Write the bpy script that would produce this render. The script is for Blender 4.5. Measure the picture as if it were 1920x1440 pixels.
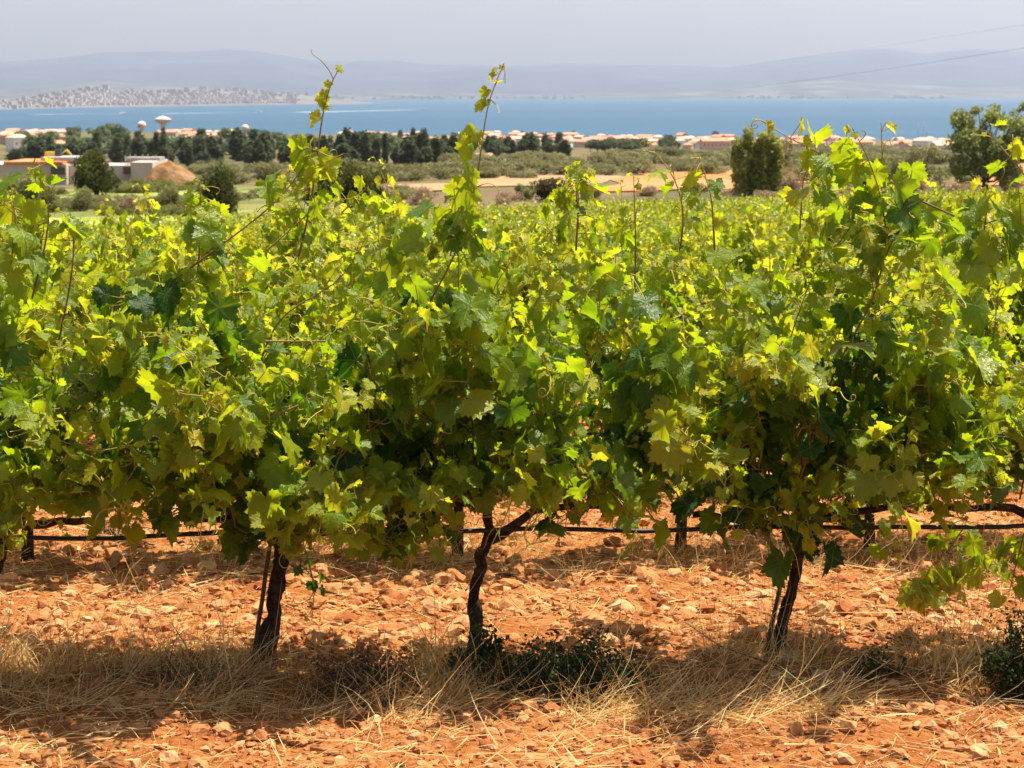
import bpy, bmesh, math, random
import numpy as np
from mathutils import Vector, Matrix

R = math.radians
sc = bpy.context.scene
for o in list(bpy.data.objects):
    bpy.data.objects.remove(o, do_unlink=True)

# ------------------------------------------------------------------ camera
CAMZ, PITCH, FPX = 2.2, R(8.93), 3500.0          # FPX: focal length in pixels of a 1920-wide picture
cam_d = bpy.data.cameras.new('camera'); cam = bpy.data.objects.new('camera', cam_d)
sc.collection.objects.link(cam); sc.camera = cam
cam.location = (0, 0, CAMZ); cam.rotation_euler = (R(90) - PITCH, 0, 0)
cam_d.sensor_width = 36; cam_d.lens = 36 * FPX / 1920
cam_d.clip_start = 0.1; cam_d.clip_end = 120000
cam_d.dof.use_dof = True; cam_d.dof.focus_distance = 7.1; cam_d.dof.aperture_fstop = 9

# ------------------------------------------------------------------ light
SUN_EL, SUN_AZ = 70.0, 58.0                      # azimuth from +Y towards +X
w = bpy.data.worlds.new('World'); sc.world = w; w.use_nodes = True
nt = w.node_tree; bg = nt.nodes['Background']
sky = nt.nodes.new('ShaderNodeTexSky'); sky.sky_type = 'NISHITA'; sky.sun_disc = False
sky.sun_elevation = R(SUN_EL); sky.sun_rotation = R(SUN_AZ)
sky.altitude = 50; sky.air_density = 1.2; sky.dust_density = 4.0; sky.ozone_density = 2.0
nt.links.new(sky.outputs[0], bg.inputs[0]); bg.inputs[1].default_value = 0.070
sd = Vector((math.sin(R(SUN_AZ)) * math.cos(R(SUN_EL)), math.cos(R(SUN_AZ)) * math.cos(R(SUN_EL)), math.sin(R(SUN_EL))))
ld = bpy.data.lights.new('sun', 'SUN'); ld.energy = 5.0; ld.angle = R(0.5); ld.color = (1.0, 0.90, 0.74)
lo = bpy.data.objects.new('sun', ld); sc.collection.objects.link(lo)
lo.rotation_euler = sd.to_track_quat('Z', 'Y').to_euler(); lo.location = (0, 0, 60)
sc.view_settings.view_transform = 'Standard'; sc.view_settings.look = 'None'
sc.view_settings.exposure = 1.08; sc.view_settings.gamma = 1.0
sc.render.engine = 'CYCLES'
cy = sc.cycles
cy.max_bounces = 8; cy.diffuse_bounces = 2; cy.transmission_bounces = 3; cy.volume_bounces = 1; cy.glossy_bounces = 2
cy.use_denoising = True

# ------------------------------------------------------------------ helpers
rng = np.random.default_rng(7)
rnd = random.Random(11)
C = sc.collection

def link(o, parent=None):
    C.objects.link(o)
    if parent is not None: o.parent = parent
    return o

def tag(o, label=None, cat=None, group=None, kind=None):
    if label: o['label'] = label
    if cat: o['category'] = cat
    if group: o['group'] = group
    if kind: o['kind'] = kind
    return o

def empty(name, loc, rz=0.0):
    o = bpy.data.objects.new(name, None); o.location = loc; o.rotation_euler = (0, 0, rz)
    o.empty_display_size = 0.2
    return link(o)

class Acc:
    """collects triangles; build() links them as ONE mesh object"""
    def __init__(s): s.V = []; s.F = []; s.M = []; s.T = []; s.L = []; s.n = 0
    def add(s, V, F, mat=0, tint=None, leaf=None):
        V = np.asarray(V, float).reshape(-1, 3); F = np.asarray(F, int).reshape(-1, 3)
        s.V.append(V); s.F.append(F + s.n); s.M.append(np.full(len(F), mat))
        if tint is None: tint = np.tile([0.5, 0.5, 0.5], (len(V), 1))
        tint = np.asarray(tint, float)
        if tint.ndim == 1: tint = np.tile(tint, (len(V), 1))
        s.T.append(tint)
        s.L.append(np.zeros((len(V), 3)) if leaf is None else leaf)
        s.n += len(V); return s
    def mesh(s, name, mats, smooth=True):
        V = np.concatenate(s.V); F = np.concatenate(s.F); M = np.concatenate(s.M)
        me = bpy.data.meshes.new(name)
        me.vertices.add(len(V)); me.vertices.foreach_set('co', V.astype(np.float32).ravel())
        me.loops.add(len(F) * 3); me.loops.foreach_set('vertex_index', F.astype(np.int32).ravel())
        me.polygons.add(len(F)); me.polygons.foreach_set('loop_start', np.arange(0, len(F) * 3, 3, dtype=np.int32))
        me.polygons.foreach_set('material_index', M.astype(np.int32))
        me.polygons.foreach_set('use_smooth', np.full(len(F), smooth))
        for m in mats: me.materials.append(m)
        a = me.attributes.new('tint', 'FLOAT_COLOR', 'POINT')
        T = np.concatenate(s.T); a.data.foreach_set('color', np.concatenate([T, np.ones((len(T), 1))], 1).astype(np.float32).ravel())
        a = me.attributes.new('leafco', 'FLOAT_VECTOR', 'POINT')
        a.data.foreach_set('vector', np.concatenate(s.L).astype(np.float32).ravel())
        me.update(); me.validate()
        return me
    def build(s, name, mats, parent=None, smooth=True, loc=None):
        o = bpy.data.objects.new(name, s.mesh(name, mats if isinstance(mats, (list, tuple)) else [mats], smooth))
        if loc is not None: o.location = loc
        return link(o, parent)

def unit(v):
    v = np.asarray(v, float); return v / np.maximum(np.linalg.norm(v, axis=-1, keepdims=True), 1e-9)

def box(x0, x1, y0, y1, z0, z1):
    V = [(x, y, z) for z in (z0, z1) for y in (y0, y1) for x in (x0, x1)]
    F = [(0,2,3),(0,3,1),(4,5,7),(4,7,6),(0,1,5),(0,5,4),(2,6,7),(2,7,3),(0,4,6),(0,6,2),(1,3,7),(1,7,5)]
    return np.array(V, float), np.array(F)

def tube(P, r, n=6, cap=True):
    P = np.asarray(P, float); k = len(P); r = np.broadcast_to(np.asarray(r, float), (k,))
    T = unit(np.gradient(P, axis=0))
    a = np.array([0.3, 0.2, 1.0]) if abs(T[0, 2]) < 0.8 else np.array([1.0, 0.25, 0.1])
    A = np.zeros_like(P); A[0] = unit(np.cross(T[0], a))
    for i in range(1, k): A[i] = unit(A[i-1] - T[i] * np.dot(A[i-1], T[i]))
    B = np.cross(T, A)
    th = np.arange(n) * 2 * math.pi / n
    V = (P[:, None] + r[:, None, None] * (np.cos(th)[None, :, None] * A[:, None] + np.sin(th)[None, :, None] * B[:, None])).reshape(-1, 3)
    F = []
    for i in range(k - 1):
        for j in range(n):
            a0 = i*n+j; b0 = i*n+(j+1) % n; F += [(a0, b0, b0+n), (a0, b0+n, a0+n)]
    if cap:
        for j in range(1, n-1):
            F.append((0, j+1, j)); q = (k-1)*n; F.append((q, q+j, q+j+1))
    return V, np.array(F)

def lathe(prof, n=20):
    V = []; F = []
    for r, z in prof:
        for j in range(n):
            t = 2*math.pi*j/n; V.append((r*math.cos(t), r*math.sin(t), z))
    for i in range(len(prof)-1):
        for j in range(n):
            a = i*n+j; b = i*n+(j+1) % n; F += [(a, b, b+n), (a, b+n, a+n)]
    q = (len(prof)-1)*n
    for j in range(1, n-1): F.append((0, j+1, j)); F.append((q, q+j, q+j+1))
    return np.array(V), np.array(F)

_tabs = {}
def vnoise(x, y, seed=0):
    if seed not in _tabs: _tabs[seed] = np.random.default_rng(1000 + seed).random((256, 256))
    t = _tabs[seed]; x = np.asarray(x, float); y = np.asarray(y, float)
    xi = np.floor(x).astype(int); yi = np.floor(y).astype(int); fx = x - xi; fy = y - yi
    fx = fx*fx*(3-2*fx); fy = fy*fy*(3-2*fy)
    g = lambda i, j: t[(xi+i) & 255, (yi+j) & 255]
    return (g(0,0)*(1-fx)+g(1,0)*fx)*(1-fy) + (g(0,1)*(1-fx)+g(1,1)*fx)*fy
def fbm(x, y, seed=0, oc=4):
    s = 0; a = 0.5
    for i in range(oc): s = s + a*(vnoise(x*2**i, y*2**i, seed+i)-0.5); a *= 0.55
    return s
def sstep(a, b, x):
    t = np.clip((np.asarray(x, float)-a)/(b-a), 0, 1); return t*t*(3-2*t)

# ------------------------------------------------------------------ terrain
DP = np.array([(0.1,2.2),(6.9,2.2),(9.5,2.38),(14,2.64),(90,6.85),(110,7.3),(130,7.75),(180,9.3),(250,11.7),(350,14.9),(500,19.2),(800,27),
               (1300,39.5),(2000,53),(2600,62.3),(2700,63.6),(3500,66),(9000,67)])
SEA = CAMZ - 62.5
def G0(x, y):
    x = np.asarray(x, float); y = np.asarray(y, float); d = np.maximum(y, 0.1)
    xx = np.clip(x, -0.36*np.maximum(d, 12), 0.36*np.maximum(d, 12))
    t = sstep(300, 1500, d); dd = d*(1+t*0.45*xx/np.maximum(d, 12))
    z = CAMZ - np.interp(np.log(dd+3), np.log(DP[:, 0]+3), DP[:, 1])
    til = np.interp(d, [0, 20, 70, 130, 450, 1100, 1e5], [0.008, 0.006, 0.005, 0.012, 0.030, 0, 0])
    z = z + np.where(xx < 0, til*xx, -0.7*np.where(d < 140, til, 0)*xx*0)
    z = z + sstep(120, 400, d)*(1-sstep(1500, 2300, d))*fbm(x/90, y/90, 40, 3)*2.2
    return z
def G(x, y):
    x = np.asarray(x, float); y = np.asarray(y, float); f = 1-sstep(15, 60, y)
    n = fbm(x*1.6, y*1.6, 3, 3)*0.10 + fbm(x*7, y*7, 9, 3)*0.05
    return G0(x, y) + f*n
def gz(x, y): return float(G(x, y))

def ray(px, py):
    a = (px-960)/FPX; b = (720-py)/FPX; cp, sp = math.cos(PITCH), math.sin(PITCH)
    return np.array([a, cp+b*sp, b*cp-sp])
def at(px, py, Y):
    d = ray(px, py); t = Y/d[1]; return np.array([0, 0, CAMZ]) + d*t
_ds = np.exp(np.linspace(math.log(4.5), math.log(12000), 4000))
def hit(px, py):
    """the ground point this direction meets"""
    d = ray(px, py); t = _ds/d[1]; z = CAMZ+d[2]*t; g = G0(d[0]*t, _ds)
    i = np.argmax(z <= g); i = max(i, 1)
    a = (z-g); s = a[i-1]/max(a[i-1]-a[i], 1e-9); Y = _ds[i-1]+(_ds[i]-_ds[i-1])*s
    return np.array([d[0]*Y/d[1], Y, float(G0(d[0]*Y/d[1], Y))])

# ------------------------------------------------------------------ materials
def newmat(name):
    m = bpy.data.materials.new(name); m.use_nodes = True
    n = m.node_tree.nodes; n.clear()
    out = n.new('ShaderNodeOutputMaterial')
    return m, m.node_tree, out
def nd(t, typ, **kw):
    n = t.nodes.new(typ)
    for k, v in kw.items(): setattr(n, k, v)
    return n
def ramp(t, fac, stops):
    r = nd(t, 'ShaderNodeValToRGB'); e = r.color_ramp.elements
    while len(e) < len(stops): e.new(0.5)
    for i, (p, c) in enumerate(stops): e[i].position = p; e[i].color = (*c, 1)
    t.links.new(fac, r.inputs[0]); return r.outputs[0]
def math_n(t, op, a, b=None, c=None):
    n = nd(t, 'ShaderNodeMath', operation=op)
    for i, v in enumerate((a, b, c)):
        if v is None: continue
        if isinstance(v, (int, float)): n.inputs[i].default_value = v
        else: t.links.new(v, n.inputs[i])
    return n.outputs[0]
def mixc(t, fac, a, b, mode='MIX'):
    n = nd(t, 'ShaderNodeMix', data_type='RGBA', blend_type=mode)
    for s, v in ((0, fac), (6, a), (7, b)):
        if isinstance(v, (int, float)): n.inputs[s].default_value = v
        elif isinstance(v, tuple): n.inputs[s].default_value = (*v, 1)
        else: t.links.new(v, n.inputs[s])
    return n.outputs[2]
def noise(t, vec, scale, detail=4, rough=0.6):
    n = nd(t, 'ShaderNodeTexNoise'); n.inputs['Scale'].default_value = scale; n.inputs['Detail'].default_value = detail
    n.inputs['Roughness'].default_value = rough
    if vec is not None: t.links.new(vec, n.inputs['Vector'])
    return n.outputs['Fac']
def attr(t, name):
    return nd(t, 'ShaderNodeAttribute', attribute_name=name)
def bump(t, h, strength=0.5, dist=0.01):
    b = nd(t, 'ShaderNodeBump'); b.inputs['Strength'].default_value = strength; b.inputs['Distance'].default_value = dist
    t.links.new(h, b.inputs['Height']); return b.outputs[0]

def plain(name, stops, scale=3.0, rough=0.85, bmp=0.0, bdist=0.01, spec=0.2, world=False, metallic=0.0):
    """principled surface whose own colour wanders between the stops with noise"""
    m, t, out = newmat(name)
    vec = nd(t, 'ShaderNodeNewGeometry').outputs['Position'] if world else nd(t, 'ShaderNodeTexCoord').outputs['Object']
    f = noise(t, vec, scale)
    p = nd(t, 'ShaderNodeBsdfPrincipled'); p.inputs['Roughness'].default_value = rough
    p.inputs['Specular IOR Level'].default_value = spec; p.inputs['Metallic'].default_value = metallic
    k = len(stops); st = [(0.3+0.4*i/max(k-1, 1), c) for i, c in enumerate(stops)]
    if k == 1: st = [(0.3, tuple(0.85*v for v in stops[0])), (0.7, tuple(1.1*v for v in stops[0]))]
    t.links.new(ramp(t, f, st), p.inputs['Base Color'])
    if bmp: t.links.new(bump(t, noise(t, vec, scale*5, 6), bmp, bdist), p.inputs['Normal'])
    t.links.new(p.outputs[0], out.inputs[0]); return m

def tinted(name, stops, rough=0.8, transl=0.0, tstops=None, spec=0.2, nscale=None, bmp=0.0, bdist=0.005):
    """colour from the per-piece random value in tint.x; optional light passing through"""
    m, t, out = newmat(name)
    sx = nd(t, 'ShaderNodeSeparateColor'); t.links.new(attr(t, 'tint').outputs['Color'], sx.inputs[0])
    f = sx.outputs[0]
    if nscale:
        pos = nd(t, 'ShaderNodeNewGeometry').outputs['Position']
        f = math_n(t, 'ADD', f, math_n(t, 'MULTIPLY', math_n(t, 'SUBTRACT', noise(t, pos, nscale), 0.5), 0.7))
    k = len(stops); col = ramp(t, f, [(i/(k-1), c) for i, c in enumerate(stops)])
    p = nd(t, 'ShaderNodeBsdfPrincipled'); p.inputs['Roughness'].default_value = rough; p.inputs['Specular IOR Level'].default_value = spec
    t.links.new(col, p.inputs['Base Color'])
    if bmp:
        pos = nd(t, 'ShaderNodeNewGeometry').outputs['Position']
        t.links.new(bump(t, noise(t, pos, nscale*4 if nscale else 60, 5), bmp, bdist), p.inputs['Normal'])
    sh = p.outputs[0]
    if transl > 0:
        tr = nd(t, 'ShaderNodeBsdfTranslucent')
        tc = ramp(t, f, [(i/(k-1), c) for i, c in enumerate(tstops or stops)]); t.links.new(tc, tr.inputs[0])
        mx = nd(t, 'ShaderNodeMixShader'); mx.inputs[0].default_value = transl
        t.links.new(sh, mx.inputs[1]); t.links.new(tr.outputs[0], mx.inputs[2]); sh = mx.outputs[0]
    t.links.new(sh, out.inputs[0]); return m

def vine_leaf_mat(name, veins=True):
    m, t, out = newmat(name)
    sx = nd(t, 'ShaderNodeSeparateColor'); t.links.new(attr(t, 'tint').outputs['Color'], sx.inputs[0])
    age, rv = sx.outputs[0], sx.outputs[1]
    geo = nd(t, 'ShaderNodeNewGeometry')
    wob = math_n(t, 'MULTIPLY', math_n(t, 'SUBTRACT', noise(t, geo.outputs['Position'], 18, 3), 0.5), 0.35)
    a2 = math_n(t, 'ADD', math_n(t, 'ADD', age, wob), math_n(t, 'MULTIPLY', math_n(t, 'SUBTRACT', rv, 0.5), 0.25))
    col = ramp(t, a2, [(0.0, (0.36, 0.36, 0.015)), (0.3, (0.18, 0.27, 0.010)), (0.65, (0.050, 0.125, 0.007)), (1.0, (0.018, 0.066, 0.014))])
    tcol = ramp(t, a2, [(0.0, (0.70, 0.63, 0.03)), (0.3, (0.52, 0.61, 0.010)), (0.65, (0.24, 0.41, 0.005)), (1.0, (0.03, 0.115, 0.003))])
    under = mixc(t, 0.35, col, (0.17, 0.23, 0.05))
    col = mixc(t, geo.outputs['Backfacing'], col, under)
    sp_ = nd(t, 'ShaderNodeMapRange'); sp_.inputs[1].default_value = 0.66; sp_.inputs[2].default_value = 0.74; sp_.inputs[4].default_value = 0.55
    t.links.new(noise(t, geo.outputs['Position'], 70, 3), sp_.inputs[0])
    col = mixc(t, sp_.outputs[0], col, (0.20, 0.13, 0.03)); tcol = mixc(t, sp_.outputs[0], tcol, (0.30, 0.16, 0.02))
    p = nd(t, 'ShaderNodeBsdfPrincipled'); p.inputs['Specular IOR Level'].default_value = 0.36
    rr = math_n(t, 'ADD', 0.24, math_n(t, 'MULTIPLY', rv, 0.26)); t.links.new(rr, p.inputs['Roughness'])
    if veins:
        xy = nd(t, 'ShaderNodeSeparateXYZ'); t.links.new(attr(t, 'leafco').outputs['Vector'], xy.inputs[0])
        ang = math_n(t, 'ABSOLUTE', math_n(t, 'ARCTAN2', xy.outputs[1], xy.outputs[0]))
        rad = math_n(t, 'SQRT', math_n(t, 'ADD', math_n(t, 'MULTIPLY', xy.outputs[0], xy.outputs[0]), math_n(t, 'MULTIPLY', xy.outputs[1], xy.outputs[1])))
        d1 = math_n(t, 'MINIMUM', ang, math_n(t, 'MINIMUM', math_n(t, 'ABSOLUTE', math_n(t, 'SUBTRACT', ang, 0.98)), math_n(t, 'ABSOLUTE', math_n(t, 'SUBTRACT', ang, 2.0))))
        dist = math_n(t, 'MULTIPLY', d1, rad)
        vm = nd(t, 'ShaderNodeMapRange'); vm.inputs[1].default_value = 0.012; vm.inputs[2].default_value = 0.045; vm.inputs[3].default_value = 0.28; vm.inputs[4].default_value = 0.0
        t.links.new(dist, vm.inputs[0])
        col = mixc(t, vm.outputs[0], col, (0.20, 0.25, 0.07)); tcol = mixc(t, vm.outputs[0], tcol, (0.42, 0.45, 0.05))
        sc_ = nd(t, 'ShaderNodeVectorMath', operation='SCALE'); t.links.new(attr(t, 'leafco').outputs['Vector'], sc_.inputs[0]); sc_.inputs[3].default_value = 1.0
        h = math_n(t, 'SUBTRACT', noise(t, sc_.outputs[0], 5.5, 3), math_n(t, 'MULTIPLY', vm.outputs[0], 0.5))
        t.links.new(bump(t, h, 0.55, 0.012), p.inputs['Normal'])
    t.links.new(col, p.inputs['Base Color'])
    tr = nd(t, 'ShaderNodeBsdfTranslucent'); t.links.new(tcol, tr.inputs[0])
    mx = nd(t, 'ShaderNodeMixShader'); mx.inputs[0].default_value = 0.52
    t.links.new(p.outputs[0], mx.inputs[1]); t.links.new(tr.outputs[0], mx.inputs[2]); t.links.new(mx.outputs[0], out.inputs[0])
    return m

M = {}
M['leaf'] = vine_leaf_mat('vine_leaf'); M['leaf_far'] = vine_leaf_mat('vine_leaf_small', False)
M['cane'] = tinted('vine_cane', [(0.42, 0.36, 0.07), (0.26, 0.20, 0.06), (0.15, 0.085, 0.04)], 0.6, nscale=9)
M['bark'] = plain('vine_bark', [(0.022, 0.014, 0.010), (0.07, 0.046, 0.03), (0.15, 0.10, 0.07)], 34, 0.95, 1.0, 0.02)
M['grape'] = tinted('green_grape', [(0.20, 0.26, 0.05), (0.34, 0.36, 0.09)], 0.4, 0.3, [(0.4, 0.45, 0.06), (0.55, 0.55, 0.1)])
M['hose'] = plain('black_hose', [(0.012, 0.011, 0.010), (0.03, 0.026, 0.022)], 8, 0.5, spec=0.4)
M['wire'] = plain('wire', [(0.12, 0.11, 0.10), (0.2, 0.19, 0.18)], 8, 0.6, spec=0.3)
M['cable'] = plain('cable', [(0.06, 0.06, 0.065)], 2, 0.6)
M['stake'] = plain('stake', [(0.06, 0.045, 0.03), (0.13, 0.095, 0.06)], 20, 0.9, 0.6)
M['rock'] = tinted('stone', [(0.27, 0.084, 0.026), (0.38, 0.145, 0.047), (0.445, 0.205, 0.080), (0.55, 0.33, 0.165)], 0.9, nscale=16, bmp=0.5, bdist=0.01)
M['straw'] = tinted('straw', [(0.38, 0.18, 0.055), (0.76, 0.48, 0.17), (0.90, 0.71, 0.37)], 0.6, 0.4)
M['weed'] = tinted('weed', [(0.022, 0.034, 0.010), (0.045, 0.07, 0.018), (0.085, 0.11, 0.026)], 0.6, 0.2, [(0.06, 0.10, 0.01), (0.1, 0.16, 0.02), (0.16, 0.22, 0.03)])
M['dryweed'] = tinted('dry_weed', [(0.12, 0.07, 0.03), (0.24, 0.15, 0.07), (0.38, 0.25, 0.12)], 0.8, 0.15)
M['trunk'] = plain('tree_bark', [(0.05, 0.035, 0.025), (0.12, 0.09, 0.065)], 5, 0.95, 0.6)

# ------------------------------------------------------------------ ground
FAR_L, FAR_R = 66.0, 112.0
def field_end(x, y):
    u = np.clip(np.asarray(x)/np.maximum(y, 10), -0.35, 0.35); return FAR_L + (FAR_R-FAR_L)*(u+0.28)/0.56
def spaced(a, b, n): return np.exp(np.linspace(math.log(a), math.log(b), n))
gx = np.concatenate([-spaced(4.3, 3000, 95)[::-1], np.arange(-4.28, 4.281, 0.027), spaced(4.3, 3000, 95)])
gy = np.concatenate([np.linspace(-40, 4.9, 26), np.arange(4.95, 14.5, 0.027), spaced(14.53, 115, 110), spaced(116, 3600, 230)])
XX, YY = np.meshgrid(gx, gy); ZZ = G(XX, YY)
soil = sstep(9, -9, YY-field_end(XX, YY)+fbm(XX/6, YY/6, 60, 3)*12)
n1 = fbm(XX/35, YY/35, 61, 4); n2 = fbm(XX/14, YY/18, 66, 4)
tan = np.array([0.16, 0.125, 0.062]); olive = np.array([0.085, 0.088, 0.035]); brown = np.array([0.16, 0.11, 0.07]); grass = np.array([0.12, 0.145, 0.035]); red = np.array([0.55, 0.24, 0.10])
cov = tan + (olive-tan)*sstep(-0.2, 0.04, n1)[..., None]
cov = cov + (brown-cov)*sstep(0.02, 0.2, n2)[..., None]
grass = grass*1.5
lf = (sstep(-0.10, -0.17, XX/np.maximum(YY, 10))*(1-sstep(170, 260, YY)))[..., None]
cov = cov + (grass*(0.8+1.2*sstep(-0.1, 0.1, n2))[..., None]-cov)*lf*0.8
cov = cov + (red-cov)*soil[..., None]
nx, ny = len(gx), len(gy)
I = np.arange(nx*ny).reshape(ny, nx)
q = np.stack([I[:-1, :-1], I[:-1, 1:], I[1:, 1:], I[1:, :-1]], -1).reshape(-1, 4)
ga = Acc(); ga.add(np.stack([XX, YY, ZZ], -1).reshape(-1, 3), np.concatenate([q[:, [0, 1, 2]], q[:, [0, 2, 3]]]), 0, cov.reshape(-1, 3),
                   np.stack([soil]*3, -1).reshape(-1, 3))
m, t, out = newmat('soil_and_scrubland')
pos = nd(t, 'ShaderNodeNewGeometry').outputs['Position']
sep = nd(t, 'ShaderNodeSeparateXYZ'); t.links.new(attr(t, 'leafco').outputs['Vector'], sep.inputs[0])
base = attr(t, 'tint').outputs['Color']
s1 = ramp(t, noise(t, pos, 2.2, 6, 0.65), [(0.28, (0.25, 0.076, 0.021)), (0.5, (0.38, 0.140, 0.042)), (0.72, (0.45, 0.215, 0.080))])
s2 = ramp(t, noise(t, pos, 38, 5, 0.7), [(0.3, (0.55, 0.5, 0.45)), (0.55, (1, 1, 1)), (0.75, (1.25, 1.25, 1.25))])
s3 = mixc(t, 1.0, s1, s2, 'MULTIPLY')
b2 = mixc(t, 1.0, base, ramp(t, noise(t, pos, 0.5, 6, 0.7), [(0.3, (0.6, 0.62, 0.6)), (0.7, (1.3, 1.25, 1.2))]), 'MULTIPLY')
colr = mixc(t, sep.outputs[0], b2, s3)
p = nd(t, 'ShaderNodeBsdfPrincipled'); p.inputs['Roughness'].default_value = 0.95; p.inputs['Specular IOR Level'].default_value = 0.1
t.links.new(colr, p.inputs['Base Color'])
vor = nd(t, 'ShaderNodeTexVoronoi'); vor.inputs['Scale'].default_value = 26; t.links.new(pos, vor.inputs['Vector'])
hh = math_n(t, 'ADD', math_n(t, 'MULTIPLY', vor.outputs['Distance'], -0.8), noise(t, pos, 60, 6, 0.7))
t.links.new(bump(t, hh, 0.9, 0.02), p.inputs['Normal']); t.links.new(p.outputs[0], out.inputs[0])
tag(ga.build('ground', m), kind='structure')
del XX, YY, ZZ, cov, I, q, ga

# sea
m, t, out = newmat('sea_water')
pos = nd(t, 'ShaderNodeNewGeometry').outputs['Position']
mp = nd(t, 'ShaderNodeMapping'); mp.inputs['Scale'].default_value = (0.0006, 0.004, 1); t.links.new(pos, mp.inputs[0])
col = ramp(t, noise(t, mp.outputs[0], 1.0, 4), [(0.35, (0.018, 0.066, 0.125)), (0.65, (0.028, 0.087, 0.148))])
p = nd(t, 'ShaderNodeBsdfPrincipled'); p.inputs['Roughness'].default_value = 0.55; p.inputs['Specular IOR Level'].default_value = 0.12
t.links.new(col, p.inputs['Base Color'])
t.links.new(bump(t, noise(t, pos, 0.15, 4), 0.5, 1.0), p.inputs['Normal']); t.links.new(p.outputs[0], out.inputs[0])
yy = spaced(1700, 30000, 40); xx = np.linspace(-16000, 16000, 33)
A, B = np.meshgrid(xx, yy); I = np.arange(A.size).reshape(A.shape)
q = np.stack([I[:-1, :-1], I[:-1, 1:], I[1:, 1:], I[1:, :-1]], -1).reshape(-1, 4)
tag(Acc().add(np.stack([A, B, np.full_like(A, SEA)], -1), np.concatenate([q[:, [0, 1, 2]], q[:, [0, 2, 3]]])).build('sea', m), kind='structure')

# far shore: mountains and the low hills before them
def ridge(name, sil, foot_px, d_back, mat, seed, rough=0.10, kmax=16):
    """sil: (px, py of skyline); foot_px: (px, py of the shore) ; d_back: depth from foot to crest, metres"""
    px = np.linspace(sil[0][0], sil[-1][0], 260)
    top = np.interp(px, [s[0] for s in sil], [s[1] for s in sil]); ft = np.interp(px, [s[0] for s in foot_px], [s[1] for s in foot_px])
    rows = []
    ks = np.linspace(0, 1.5, kmax)
    for k in ks:
        row = []
        for x_, tp, f_ in zip(px, top, ft):
            d = ray(x_, f_); tt = (SEA-CAMZ)/d[2]; yf = d[1]*tt
            yc = yf+d_back; e = at(x_, tp, yc); hgt = e[2]-SEA
            y = yf+d_back*k; x = d[0]/d[1]*y
            s = np.interp(k, [0, 0.15, 0.5, 1.0, 1.5], [0, 0.1, 0.5, 1.0, 0.5])
            n = fbm(x/900, y/1500, seed, 4)*rough*4*math.sin(math.pi*min(k, 1.0))
            row.append((x, y, SEA-3+max(hgt+3, 4)*max(s*(1+n), 0)))
        rows.append(row)
    V = np.array(rows); I = np.arange(V.shape[0]*V.shape[1]).reshape(V.shape[:2])
    q = np.stack([I[:-1, :-1], I[:-1, 1:], I[1:, 1:], I[1:, :-1]], -1).reshape(-1, 4)
    return tag(Acc().add(V, np.concatenate([q[:, [0, 1, 2]], q[:, [0, 2, 3]]])).build(name, mat), kind='structure')
mt = plain('hazed_mountain_scrub', [(0.010, 0.022, 0.040), (0.018, 0.034, 0.055), (0.035, 0.05, 0.068)], 0.0009, 1.0, world=True)  # scrub tone darkened and blued, distance haze put into the colour
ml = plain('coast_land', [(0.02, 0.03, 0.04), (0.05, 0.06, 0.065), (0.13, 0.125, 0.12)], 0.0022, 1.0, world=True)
SIL = [(-500,120),(-200,118),(0,117),(60,113),(130,107),(200,98),(300,97),(350,98),(430,93),(480,96),(540,105),(580,112),(640,115),(740,113),(800,121),(880,121),
       (960,124),(1060,119),(1160,121),(1280,123),(1360,127),(1420,118),(1500,106),(1600,95),(1655,91),(1700,97),(1730,101),(1830,92),(1920,98),(2200,104),(2500,112)]
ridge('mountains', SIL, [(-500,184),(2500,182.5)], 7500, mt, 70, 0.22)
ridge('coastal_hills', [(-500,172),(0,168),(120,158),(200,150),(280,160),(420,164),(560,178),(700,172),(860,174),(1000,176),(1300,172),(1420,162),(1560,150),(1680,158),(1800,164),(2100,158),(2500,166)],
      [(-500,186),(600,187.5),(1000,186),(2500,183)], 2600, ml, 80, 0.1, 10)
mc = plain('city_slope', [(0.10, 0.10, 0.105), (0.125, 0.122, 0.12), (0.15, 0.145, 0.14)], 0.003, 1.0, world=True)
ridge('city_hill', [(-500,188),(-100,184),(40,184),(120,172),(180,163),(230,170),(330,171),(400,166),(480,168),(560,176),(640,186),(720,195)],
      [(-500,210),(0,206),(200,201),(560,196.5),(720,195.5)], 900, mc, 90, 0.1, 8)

# pale city spread over the hill across the bay: far too many tiny blocks to count
ca = Acc()
for i in range(1500):
    x_ = rnd.choice([rnd.uniform(-300, 640), rnd.gauss(170, 60), rnd.gauss(430, 80), rnd.gauss(330, 120)])
    if i % 9 == 0: x_ = rnd.choice([rnd.gauss(770, 60), rnd.uniform(640, 1100), rnd.gauss(1480, 60), rnd.gauss(1700, 30)])
    k = abs(rnd.gauss(0, 0.45))
    f_ = np.interp(x_, [-500, 0, 200, 560, 640, 2500], [209.5, 205.5, 200.5, 196, 187, 183.5])
    tp = np.interp(x_, [-500, -100, 40, 120, 180, 230, 330, 400, 480, 560, 640, 2500], [195, 190, 188, 176, 166, 173, 174, 169, 172, 180, 184, 180])
    d = ray(x_, f_); tt = (SEA-CAMZ)/d[2]; yf = d[1]*tt; back = 900 if x_ < 640 else 2600
    if k > 1: continue
    y = yf+back*(0.03+0.95*k); x = d[0]/d[1]*y
    z = SEA+max(at(x_, tp, yf+back)[2]-SEA, 6)*np.interp(k, [0, 0.15, 0.5, 1], [0, 0.12, 0.55, 1.05])
    s = min(y/6500, 1.5); wd = rnd.uniform(8, 26)*s; h = rnd.uniform(6, 17)*s
    V, F = box(x-wd/2, x+wd/2, y-8, y+8, z-8, z+h); ca.add(V, F, 0, (rnd.random(), 0, 0))
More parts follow.
